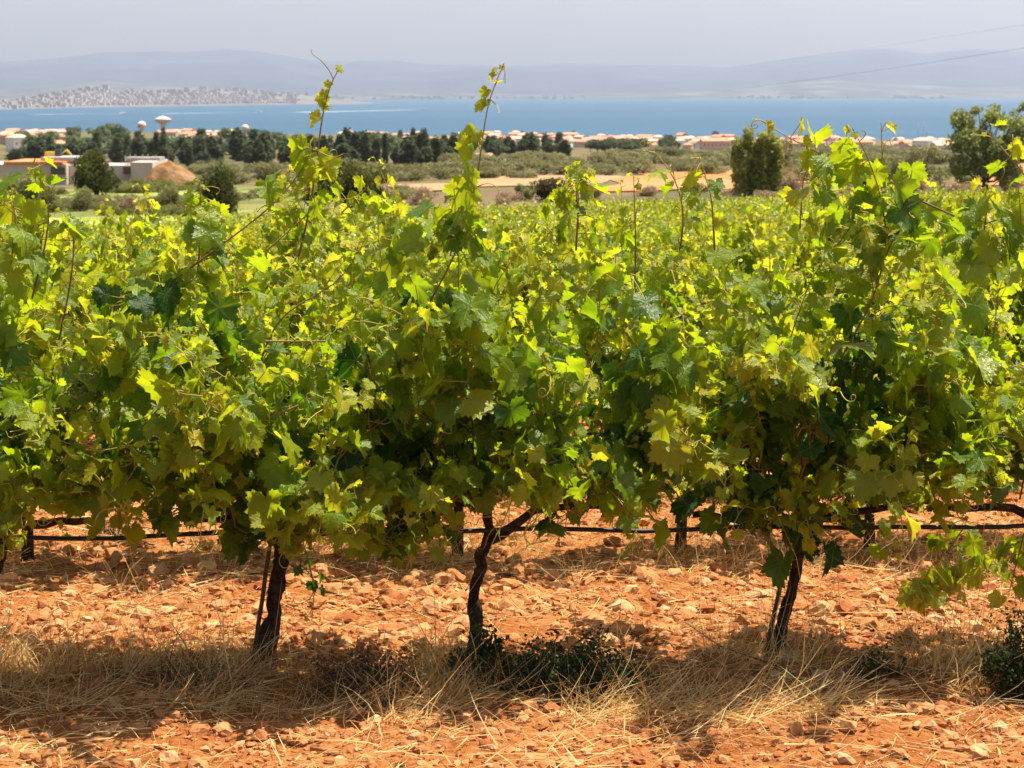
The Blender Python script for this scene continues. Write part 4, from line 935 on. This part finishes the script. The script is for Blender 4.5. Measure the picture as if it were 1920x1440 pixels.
band(22, (860, 1400), [(860, 302), (1400, 294)], 18, 80, 'scrub', 'scrub_bush', 'olive grey scrub bush on the slope beyond the oaks', 'bush', 'scrub bushes on the slope')
band(24, (1440, 1800), [(1440, 318), (1800, 306)], 24, 70, 'scrub', 'scrub_bush', 'olive grey scrub bush on the slope beyond the oaks', 'bush', 'scrub bushes on the slope')
band(18, (1380, 1920), [(1380, 290), (1920, 290)], 16, 80, 'scrub', 'scrub_bush', 'olive grey scrub bush on the slope beyond the oaks', 'bush', 'scrub bushes on the slope')
band(22, (380, 760), [(380, 345), (760, 335)], 28, 60, 'scrub', 'scrub_bush', 'olive grey scrub bush on the slope beyond the oaks', 'bush', 'scrub bushes on the slope')
band(16, (1340, 1800), [(1340, 366), (1800, 360)], 22, 60, 'scrub', 'brush_bush', 'brown dry brush at the far edge of the vines', 'bush', 'dry brush at the vineyard edge', 'drybrush')
band(10, (700, 1000), [(700, 384), (1000, 380)], 18, 50, 'scrub', 'brush_bush', 'brown dry brush at the far edge of the vines', 'bush', 'dry brush at the vineyard edge', 'drybrush')
band(34, (190, 420), [(190, 400), (420, 402)], 14, 40, 'scrub', 'weed_clump', 'tall green weeds on the meadow by the lone round bush', 'weeds', 'weed clumps on the meadow', 'meadow')
band(30, (0, 420), [(0, 392), (420, 380)], 16, 46, 'scrub', 'scrub_bush', 'olive grey scrub bush on the slope beyond the oaks', 'bush', 'scrub bushes on the slope')
band(26, (0, 420), [(0, 366), (420, 356)], 17, 50, 'scrub', 'weed_clump', 'tall green weeds on the meadow by the lone round bush', 'weeds', 'weed clumps on the meadow', 'meadow')
band(30, (420, 800), [(420, 372), (800, 368)], 18, 56, 'scrub', 'scrub_bush', 'olive grey scrub bush on the slope beyond the oaks', 'bush', 'scrub bushes on the slope')
band(24, (340, 860), [(340, 324), (860, 318)], 22, 60, 'scrub', 'scrub_bush', 'olive grey scrub bush on the slope beyond the oaks', 'bush', 'scrub bushes on the slope')
band(26, (1400, 1920), [(1400, 342), (1920, 330)], 24, 60, 'scrub', 'scrub_bush', 'olive grey scrub bush on the slope beyond the oaks', 'bush', 'scrub bushes on the slope')
CY = ('cypress_tree', 'narrow dark cypress in the belt of conifers across the plain', 'tree', 'cypresses across the plain')
PN = ('pine_tree', 'rounded hazy green pine on the plain before the town', 'tree', 'pines on the plain')
band(64, (255, 660), [(255, 308), (660, 306)], 48, 20, 'cypress', *CY)
band(48, (640, 860), [(640, 306), (860, 304)], 46, 20, 'cypress', *CY)
band(16, (905, 1060), [(905, 290), (1060, 290)], 34, 18, 'cypress', *CY)
band(26, (0, 260), [(0, 302), (260, 306)], 40, 20, 'cypress', *CY)
band(66, (0, 640), [(0, 294), (640, 292)], 27, 50, 'pine', *PN)
band(26, (0, 300), [(0, 276), (300, 280)], 18, 40, 'pine', *PN)
band(22, (640, 900), [(640, 286), (900, 284)], 26, 40, 'pine', *PN)
band(16, (1095, 1270), [(1095, 287), (1270, 287)], 26, 40, 'pine', 'pine_tree', 'rounded dark pine in the grove right of the white hall', 'tree', 'dark pines by the white hall', 'cypress')
band(12, (900, 1060), [(900, 290), (1060, 288)], 28, 34, 'pine', 'pine_tree', 'rounded dark pine in the grove right of the white hall', 'tree', 'dark pines by the white hall', 'cypress')
for px, pb, pt, wd in ((140, 272, 238, 46), (185, 274, 236, 52), (215, 272, 232, 56), (236, 274, 244, 30), (90, 272, 246, 50), (40, 270, 246, 50), (430, 270, 240, 54), (475, 270, 242, 40), (335, 278, 256, 40), (520, 268, 246, 40)):
    plant('pine_tree', 'pine', px, pb, pt, wd, 'taller pale green pine among the water towers', 'tree', 'tall pines among the water towers', None, False, num=4)
for px, pb, pt, wd in ((1074, 262, 246, 9), (1341, 262, 245, 17), (980, 258, 246, 9), (750, 262, 244, 8), (1130, 260, 250, 12), (1012, 262, 250, 14), (1560, 268, 258, 14), (1595, 268, 257, 16), (870, 262, 250, 24)):
    plant('cypress_tree' if wd < 15 else 'pine_tree', 'cypress' if wd < 15 else 'pine', px, pb, pt, wd*(1 if wd > 15 else 1.3), 'lone dark tree rising among the red roofs of the town', 'tree', 'lone trees among the roofs', 'cypress', False, num=4)

# ------------------------------------------------------------------ bare fields and the dirt mound
def drape(name, quad, mat, n=26, lift=0.12):
    a, b, c, d = [hit(*q_) for q_ in quad]; V = []
    for j in range(n+1):
        for i in range(n+1):
            u, v = i/n, j/n; p_ = (a*(1-u)+b*u)*(1-v)+(d*(1-u)+c*u)*v
            w_ = 0.03*np.linalg.norm(a-c)*(vnoise(u*6, v*6, 150)-0.5)*(1 if (j in (0, n) or i in (0, n)) else 0.2); x, y = p_[0]+w_, p_[1]+w_
            V.append((x, y, gz(x, y)+lift))
    F = []
    for j in range(n):
        for i in range(n): q0 = j*(n+1)+i; F += [(q0, q0+1, q0+n+2), (q0, q0+n+2, q0+n+1)]
    V = np.array(V); F = np.array(F)
    if np.cross(V[F[0][1]]-V[F[0][0]], V[F[0][2]]-V[F[0][0]])[2] < 0: F = F[:, ::-1]
    return tag(Acc().add(V, F).build(name, mat), kind='structure')
mo = plain('orange_earth', [(0.42, 0.135, 0.038), (0.45, 0.18, 0.065), (0.40, 0.22, 0.10)], 0.05, 0.95, world=True)
mp_ = plain('pale_earth', [(0.30, 0.16, 0.075), (0.38, 0.22, 0.11), (0.25, 0.15, 0.075)], 0.06, 0.95, world=True)
drape('bare_field', [(1088, 362), (1372, 356), (1390, 317), (1190, 331)], mo)
drape('bare_field', [(860, 352), (1085, 350), (1170, 331), (900, 332)], mp_)
drape('bare_field', [(730, 362), (850, 358), (840, 345), (735, 347)], mp_)
drape('bare_field', [(1790, 350), (1930, 348), (1930, 306), (1820, 318)], mo)
drape('bare_field', [(1460, 345), (1530, 343), (1520, 322), (1462, 324)], mo)

# ------------------------------------------------------------------ buildings of the plain
def pm(name, c, **k): M[name] = plain(name, c, **k)
pm('concrete', [(0.60, 0.46, 0.37), (0.68, 0.54, 0.44)], scale=0.6, rough=0.9); pm('orange_paint', [(0.62, 0.20, 0.08), (0.70, 0.26, 0.11)], scale=0.5, rough=0.8)
pm('grey_panel', [(0.34, 0.32, 0.31), (0.44, 0.42, 0.40)], scale=0.5); pm('dark_opening', [(0.09, 0.07, 0.06), (0.14, 0.11, 0.09)], scale=0.5)
pm('white_wall', [(0.74, 0.70, 0.66), (0.82, 0.79, 0.75)], scale=0.3); pm('cream_wall', [(0.66, 0.52, 0.40), (0.74, 0.60, 0.48)], scale=0.2); pm('pink_wall', [(0.62, 0.38, 0.28), (0.70, 0.47, 0.36)], scale=0.2)
pm('terracotta', [(0.42, 0.17, 0.10), (0.56, 0.26, 0.16), (0.50, 0.30, 0.21)], scale=0.25, rough=0.9); pm('roof_pale', [(0.55, 0.36, 0.27), (0.62, 0.44, 0.34)], scale=0.25, rough=0.9)
pm('green_roof', [(0.20, 0.40, 0.30), (0.26, 0.46, 0.36)], scale=0.3, rough=0.6); pm('yellow_paint', [(0.70, 0.48, 0.06), (0.78, 0.55, 0.09)], scale=1); pm('red_paint', [(0.55, 0.12, 0.07), (0.6, 0.16, 0.1)], scale=1)
pm('tower_concrete', [(0.56, 0.44, 0.37), (0.70, 0.58, 0.50)], scale=0.3, rough=0.9); pm('mound_earth', [(0.17, 0.085, 0.032), (0.24, 0.13, 0.052), (0.32, 0.21, 0.11)], scale=0.35, rough=0.95, bmp=0.8, bdist=0.4); pm('glass', [(0.05, 0.06, 0.07)], rough=0.2, spec=0.5)

def bx(acc, x0, x1, y0, y1, z0, z1, m_=0): V, F = box(x0, x1, y0, y1, z0, z1); acc.add(V, F, m_); return acc
# the building site: at a distance where its walls are storey-high
BD = 330.0; bb = at(150, 342, BD); sx = lambda px: (px-150)/FPX*BD*1.0; sz = lambda py: at(150, py, BD)[2]-bb[2]; g0 = gz(bb[0], BD)-bb[2]-2
e = tag(empty('unfinished_building', bb), 'long unfinished concrete building with an orange roof edge at left', 'building')
w_ = Acc(); bx(w_, sx(-80), sx(125), 0, 14, g0, sz(308)); bx(w_, sx(252), sx(292), -3, 12, g0, sz(303)); bx(w_, sx(125.2), sx(251.8), 2, 13, g0, sz(311)); w_.build('wall', M['concrete'], e, False)
bx(Acc(), sx(10), sx(120), -0.4, 14.4, sz(307.8), sz(303)).build('roof', M['orange_paint'], e, False)
bx(Acc(), sx(70), sx(138), 3, 12, sz(302.9), sz(296)).build('upper_storey', M['grey_panel'], e, False)
for a, b in ((98, 124), (228, 252)):
    d_ = Acc(); bx(d_, sx(a), sx(b), -0.6 if a < 100 else 1.4, 1.2 if a < 100 else 1.98, sz(327), sz(313)); d_.build('opening', M['dark_opening'], e, False)
rb = Acc()
for i in range(14): bx(rb, sx(226+i*4.8), sx(226+i*4.8)+0.14, 4, 4.14, sz(311), sz(293)+0.3*math.sin(i*3.7))
rb.build('steel_bars', M['grey_panel'], e, False)
bx(Acc(), sx(226), sx(292), 4.2, 9, sz(302.9), sz(297)).build('formwork', M['grey_panel'], e, False)
# yellow machine parked behind the storey: cab, boom and tracks
dg = at(103, 296, BD+8); e = tag(empty('digger', dg), 'yellow digger showing above the unfinished building', 'digger')
a = Acc(); bx(a, -1.6, 0.2, -.9, .9, 0.2, 1.1); a.build('body', M['yellow_paint'], e, False); bx(Acc(), 0.21, 1.2, -.8, .8, 0.2, 1.5).build('cab', M['glass'], e, False)
V, F = tube([[1.2, 0, .7], [2.2, 0, 1.4], [3.0, 0, .5]], 0.16, 5); Acc().add(V, F).build('boom', M['yellow_paint'], e); a = Acc(); bx(a, -1.7, 1.3, -1, -.5, -1.2, .19); bx(a, -1.7, 1.3, .5, 1, -1.2, .19); a.build('track', M['dark_opening'], e, False)
# dirt mound
mh = at(318, 342, 300.0); Vm = []; nr, ns = 14, 40; mw = 58/FPX*300; mhh = 36/FPX*300
for i in range(nr+1):
    for j in range(ns):
        a_ = 6.2832*j/ns; r_ = i/nr; x, y = mw*r_*math.cos(a_), mw*0.8*r_*math.sin(a_)
        z = mhh*(np.interp(r_, [0, 0.38, 0.55, 1], [1, 0.95, 0.72, -0.12]))+0.9*(vnoise(x*0.8+50, y*0.8+50, 160)-0.5)*(1-r_*0.5)*1.6; Vm.append((x+0.2*mhh*0, y, z))
Fm = []
for i in range(nr):
    for j in range(ns): a_ = i*ns+j; b_ = i*ns+(j+1) % ns; Fm += [(a_, a_+ns, b_+ns), (a_, b_+ns, b_)]
tag(Acc().add(Vm, Fm).build('dirt_mound', M['mound_earth'], loc=mh), 'brown heap of dug earth beside the concrete building', 'mound')

def house_proto(wd, dp, h, pitch, hip, wm, rm, seed):
    w_ = Acc(); bx(w_, -wd/2, wd/2, -dp/2, dp/2, -4, h); r = Acc(); o = 0.45; z = h+0.02; zr = h+pitch; hx = wd/2-(dp*0.4 if hip else -o)
    V = np.array([(-wd/2-o, -dp/2-o, z), (wd/2+o, -dp/2-o, z), (wd/2+o, dp/2+o, z), (-wd/2-o, dp/2+o, z), (-hx, 0, zr), (hx, 0, zr)])
    r.add(V, [(0, 1, 5), (0, 5, 4), (2, 3, 4), (2, 4, 5), (1, 2, 5), (3, 0, 4), (0, 2, 1), (0, 3, 2)])
    wi = Acc()
    for i in range(max(2, int(wd/3.2))):
        cx = -wd/2+(i+0.5)*wd/max(2, int(wd/3.2)); bx(wi, cx-0.45, cx+0.45, -dp/2-0.06, -dp/2+0.02, h*0.5, h*0.5+1.3)
    return w_.mesh('house_walls', [M[wm]], False), r.mesh('house_roof', [M[rm]], False), wi.mesh('house_windows', [M['dark_opening']], False)
HP = [house_proto(13, 9, 5.5, 2.2, False, 'cream_wall', 'terracotta', 1), house_proto(10, 9, 6.5, 2.0, True, 'pink_wall', 'terracotta', 2), house_proto(18, 10, 6, 2.2, False, 'cream_wall', 'roof_pale', 3), house_proto(9, 8, 4, 1.8, True, 'white_wall', 'terracotta', 4),
      house_proto(24, 10, 7, 2.4, False, 'pink_wall', 'terracotta', 5), house_proto(12, 10, 8, 1.8, True, 'white_wall', 'roof_pale', 6)]
def house(px, pb, lab, grp, p=None):
    b = hit(px, pb); w_, r_, wi = HP[rnd.randrange(6) if p is None else p]
    e = tag(empty('house', b, rnd.gauss(0, 0.5)), lab, 'house', grp); s = rnd.uniform(0.55, 0.85); e.scale = (s, s, s*1.15)
    for nme, me in (('wall', w_), ('roof', r_), ('windows', wi)): link(bpy.data.objects.new(nme, me), e)
TOP = [(0, 252), (300, 252), (640, 256), (900, 257), (1300, 263), (1800, 272)]
for i in range(285):
    px = rnd.choice([rnd.uniform(640, 1520), rnd.uniform(880, 1400), rnd.uniform(310, 440), rnd.uniform(0, 140), rnd.uniform(1480, 1800), rnd.uniform(640, 1300)])
    f = rnd.random()**1.3; tp = np.interp(px, *zip(*TOP)); house(px, tp+f*(17 if px > 600 else 20), 'small terracotta roofed house in the town by the sea', 'houses of the coastal town')
for px, pb in ((35, 285), (108, 288), (60, 262), (1230, 281), (1290, 284), (1340, 282), (385, 278), (640, 270), (560, 262)): house(px, pb, 'terracotta roofed house standing among the pines before the town', 'houses among the pines')
def hall(px, pb, wpx, hpx, roofm, lab, pitch=1.2, wm='white_wall', name='warehouse'):
    b = hit(px, pb); wd = wpx/FPX*b[1]; h = hpx/FPX*b[1]; e = tag(empty(name, b), lab, 'warehouse', 'pale warehouses on the plain')
    bx(Acc(), -wd/2, wd/2, 0, wd*0.5, -3, h).build('wall', M[wm], e, False); r = Acc()
    z = h+0.02; V = np.array([(-wd/2-.4, -.4, z), (wd/2+.4, -.4, z), (wd/2+.4, wd*.5+.4, z), (-wd/2-.4, wd*.5+.4, z), (-wd/2-.4, wd*.25, z+pitch), (wd/2+.4, wd*.25, z+pitch)])
    r.add(V, [(0, 1, 5), (0, 5, 4), (2, 3, 4), (2, 4, 5), (1, 2, 5), (3, 0, 4), (0, 2, 1), (0, 3, 2)]).build('roof', M[roofm], e, False)
    dr = Acc(); n_ = max(2, int(wd/8))
    for i in range(n_): bx(dr, -wd/2+(i+.3)*wd/n_, -wd/2+(i+.7)*wd/n_, -0.07, 0.02, -0.2, h*0.55)
    dr.build('doors', M['grey_panel'], e, False)
hall(1052, 284, 40, 8, 'green_roof', 'white hall with a green roof before the red roofed town', 2.0)
hall(1690, 275, 36, 7, 'roof_pale', 'long low white shed left of the eucalyptus', 1.2); hall(1740, 275, 40, 8, 'white_wall', 'white shed beside the masts at the right', 1.2)
hall(676, 303, 14, 8, 'white_wall', 'white building glimpsed between cypresses left of the yellow tipped shoot', 1.0); hall(795, 304, 30, 13, 'white_wall', 'white building behind the middle cypresses', 1.0)
hall(908, 304, 26, 10, 'roof_pale', 'white building right of the tall middle shoot', 1.0); hall(470, 300, 44, 9, 'roof_pale', 'low white building among the cypresses at left', 1.0); hall(395, 296, 16, 6, 'roof_pale', 'small white building between two cypresses at left', 1.0)
hall(620, 300, 26, 9, 'roof_pale', 'white building beside the left tall vine shoot', 1.0)

# water towers
def wt(px, dist, prof, cap, lab, name='water_tower'):
    d = ray(px, 250); b = np.array([d[0]*dist/d[1], dist, 0.0]); b[2] = gz(b[0], dist)
    e = tag(empty(name, b), lab, 'water tower', 'water towers'); zt = lambda py: at(px, py, dist)[2]-b[2]; k = dist/FPX
    V, F = lathe([(r_*k if r_ else 0.01, zt(py) if py < 900 else -3) for r_, py in prof], 24); Acc().add(V, F).build('tower_body', M['tower_concrete'], e)
    V, F = lathe([(max(r_*k, 0.01), zt(py)) for r_, py in cap[0]], 24); Acc().add(V, F).build(cap[1], M[cap[2]], e)
    return e
wt(306, 1500, [(4.5, 999), (4.2, 250), (4.0, 238), (4.8, 234), (9, 230), (15.5, 226.2), (15.8, 224.5)], ([(16.2, 224.4), (16.2, 223.6), (8, 219.6), (2, 217.8), (0, 217.6)], 'roof', 'tower_concrete'), 'wide mushroom shaped concrete water tower above the pines')
e = wt(266, 1300, [(3.6, 999), (3.6, 241)], ([(7.3, 240.9), (7.3, 231), (6.6, 230), (2, 227.5), (0, 227)], 'tank', 'white_wall'), 'slim white water tower with a red banded tank')
k = 1300/FPX; zt = lambda py: at(266, py, 1300)[2]-e.location.z
V, F = lathe([(7.45*k, zt(238)), (7.45*k, zt(234.5))], 24); Acc().add(V, F).build('band', M['red_paint'], e); V, F = tube([[0, 0, zt(227)], [0, 0, zt(221)]], 0.2, 5); Acc().add(V, F).build('mast', M['grey_panel'], e)
wt(460, 1500, [(4.5, 999), (4.2, 246)], ([(6.8, 245.9), (7, 238), (5, 235.5), (3.8, 235), (3.4, 233.6), (0, 233)], 'tank', 'tower_concrete'), 'small cream water tower between pines right of the mushroom tower')

# ------------------------------------------------------------------ boats, masts, cables
def sea_at(px, py): d = ray(px, py); t_ = (SEA-CAMZ)/d[2]; return np.array([0, 0, CAMZ])+d*t_
def wake(a, b, wd):
    A, B = sea_at(*a), sea_at(*b); s = unit(np.cross(B-A, [0, 0, 1])); V = []; n_ = 40; F = []
    for i in range(n_+1):
        f = i/n_; p_ = A+(B-A)*f; w2 = wd*(0.25+0.75*(1-f))*(0.7+0.6*vnoise(np.array(f*25), np.array(3.3), 170)); V += [p_+s*w2*0.5+[0, 0, .4], p_-s*w2*0.5+[0, 0, .4]]
    for i in range(n_): q0 = 2*i; F += [(q0, q0+1, q0+3), (q0, q0+3, q0+2)]
    V = np.array(V); F = np.array(F)
    if np.cross(V[F[0][1]]-V[F[0][0]], V[F[0][2]]-V[F[0][0]])[2] < 0: F = F[:, ::-1]
    tag(Acc().add(V, F).build('boat_wake', M['foam']), 'long white foam trail on the sea behind the boats', 'wake', 'boat wakes', kind='stuff')
pm('foam', [(0.16, 0.27, 0.35), (0.42, 0.50, 0.54)], scale=0.02)
wake((560, 211), (780, 206), 90); wake((300, 213.5), (480, 211), 60); wake((60, 215), (228, 213.5), 60)
for px, py, s, lab in ((792, 206, 1.0, 'white ferry trailing the longest foam wake'), (486, 210.5, 0.9, 'white boat on the bay right of the water towers'), (230, 213.5, 1.0, 'white boat on the bay left of the water towers')):
    b = sea_at(px, py); L = 12*s/FPX*b[1]; e = tag(empty('motor_boat', b), lab, 'boat', 'boats on the bay')
    V = np.array([(-.5, -.1, 0), (.36, -.1, 0), (.5, 0, 0), (.36, .1, 0), (-.5, .1, 0), (-.5, -.13, .14), (.4, -.13, .16), (.6, 0, .19), (.4, .13, .16), (-.5, .13, .14)])*L
    F = []
    for i in range(5): a_, b_ = i, (i+1) % 5; F += [(a_, b_, b_+5), (a_, b_+5, a_+5)]
    for i in range(1, 4): F += [(5, 5+i, 6+i)]
    Acc().add(V, F).build('hull', M['white_wall'], e, False); bx(Acc(), -.38*L, .2*L, -.09*L, .09*L, .145*L, .28*L).build('cabin', M['white_wall'], e, False); bx(Acc(), -.3*L, -.18*L, -.04*L, .04*L, .285*L, .38*L).build('funnel', M['grey_panel'], e, False)
for px, tp, lab in ((1721, 232, 'moored sailing boat whose mast stands left in the harbour'), (1731, 227, 'moored sailing boat with the tallest bare mast'), (1737, 235, 'moored sailing boat whose mast stands right in the harbour')):
    b = sea_at(px, 262); h = at(px, tp, b[1])[2]-SEA; e = tag(empty('sailing_boat', b), lab, 'boat', 'sailing boats in the harbour'); L = h*0.7
    V = np.array([(-.5, -.12, 0), (.3, -.12, 0), (.5, 0, 0), (.3, .12, 0), (-.5, .12, 0), (-.5, -.15, .1), (.35, -.15, .1), (.58, 0, .12), (.35, .15, .1), (-.5, .15, .1)])*L
    F = []
    for i in range(5): a_, b_ = i, (i+1) % 5; F += [(a_, b_, b_+5), (a_, b_+5, a_+5)]
    for i in range(1, 4): F += [(5, 5+i, 6+i)]
    Acc().add(V, F).build('hull', M['white_wall'], e, False); V, F = tube([[0, 0, .09*L], [0, 0, h]], [0.35, 0.2], 5); Acc().add(V, F).build('mast', M['grey_panel'], e); V, F = tube([[0, 0, .22*L], [-.4*L, 0, .22*L]], .2, 5); Acc().add(V, F).build('boom', M['grey_panel'], e)
def cable(pts, d0, d1, r, lab):
    n_ = 60; s = np.linspace(0, 1, n_); px = np.linspace(pts[0][0], pts[-1][0], n_); py = np.interp(px, [p_[0] for p_ in pts], [p_[1] for p_ in pts])
    co = np.polyfit([p_[0] for p_ in pts], [p_[1] for p_ in pts], 2); py = np.polyval(co, px)
    P = np.array([at(a_, b_, 1/(1/d0+(1/d1-1/d0)*f)) for a_, b_, f in zip(px, py, s)]); V, F = tube(P, r, 5); tag(Acc().add(V, F).build('power_cable', M['cable']), lab, 'cable', 'power cables over the bay')
cable([(1040, 207), (1300, 180), (1600, 137), (1930, 88), (2300, 25)], 1100, 70, 0.0075, 'thin power cable slanting down across the mountains and sea')
cable([(1330, 133), (1500, 110), (1700, 78), (1930, 46), (2300, -10)], 1300, 90, 0.006, 'upper power cable, faint against the sky over the mountains')

# ------------------------------------------------------------------ the air of the bay
m, t, out = newmat('haze_air')
v = nd(t, 'ShaderNodeVolumePrincipled'); v.inputs['Density'].default_value = 3.2e-5; v.inputs['Color'].default_value = (0.74, 0.80, 0.96, 1); v.inputs['Anisotropy'].default_value = 0.35
t.links.new(v.outputs[0], out.inputs['Volume'])
V, F = box(-20000, 20000, -1000, 31000, SEA-8, 1400)
tag(Acc().add(V, F).build('haze', m, smooth=False), 'pale summer haze over the bay', 'haze', kind='stuff')
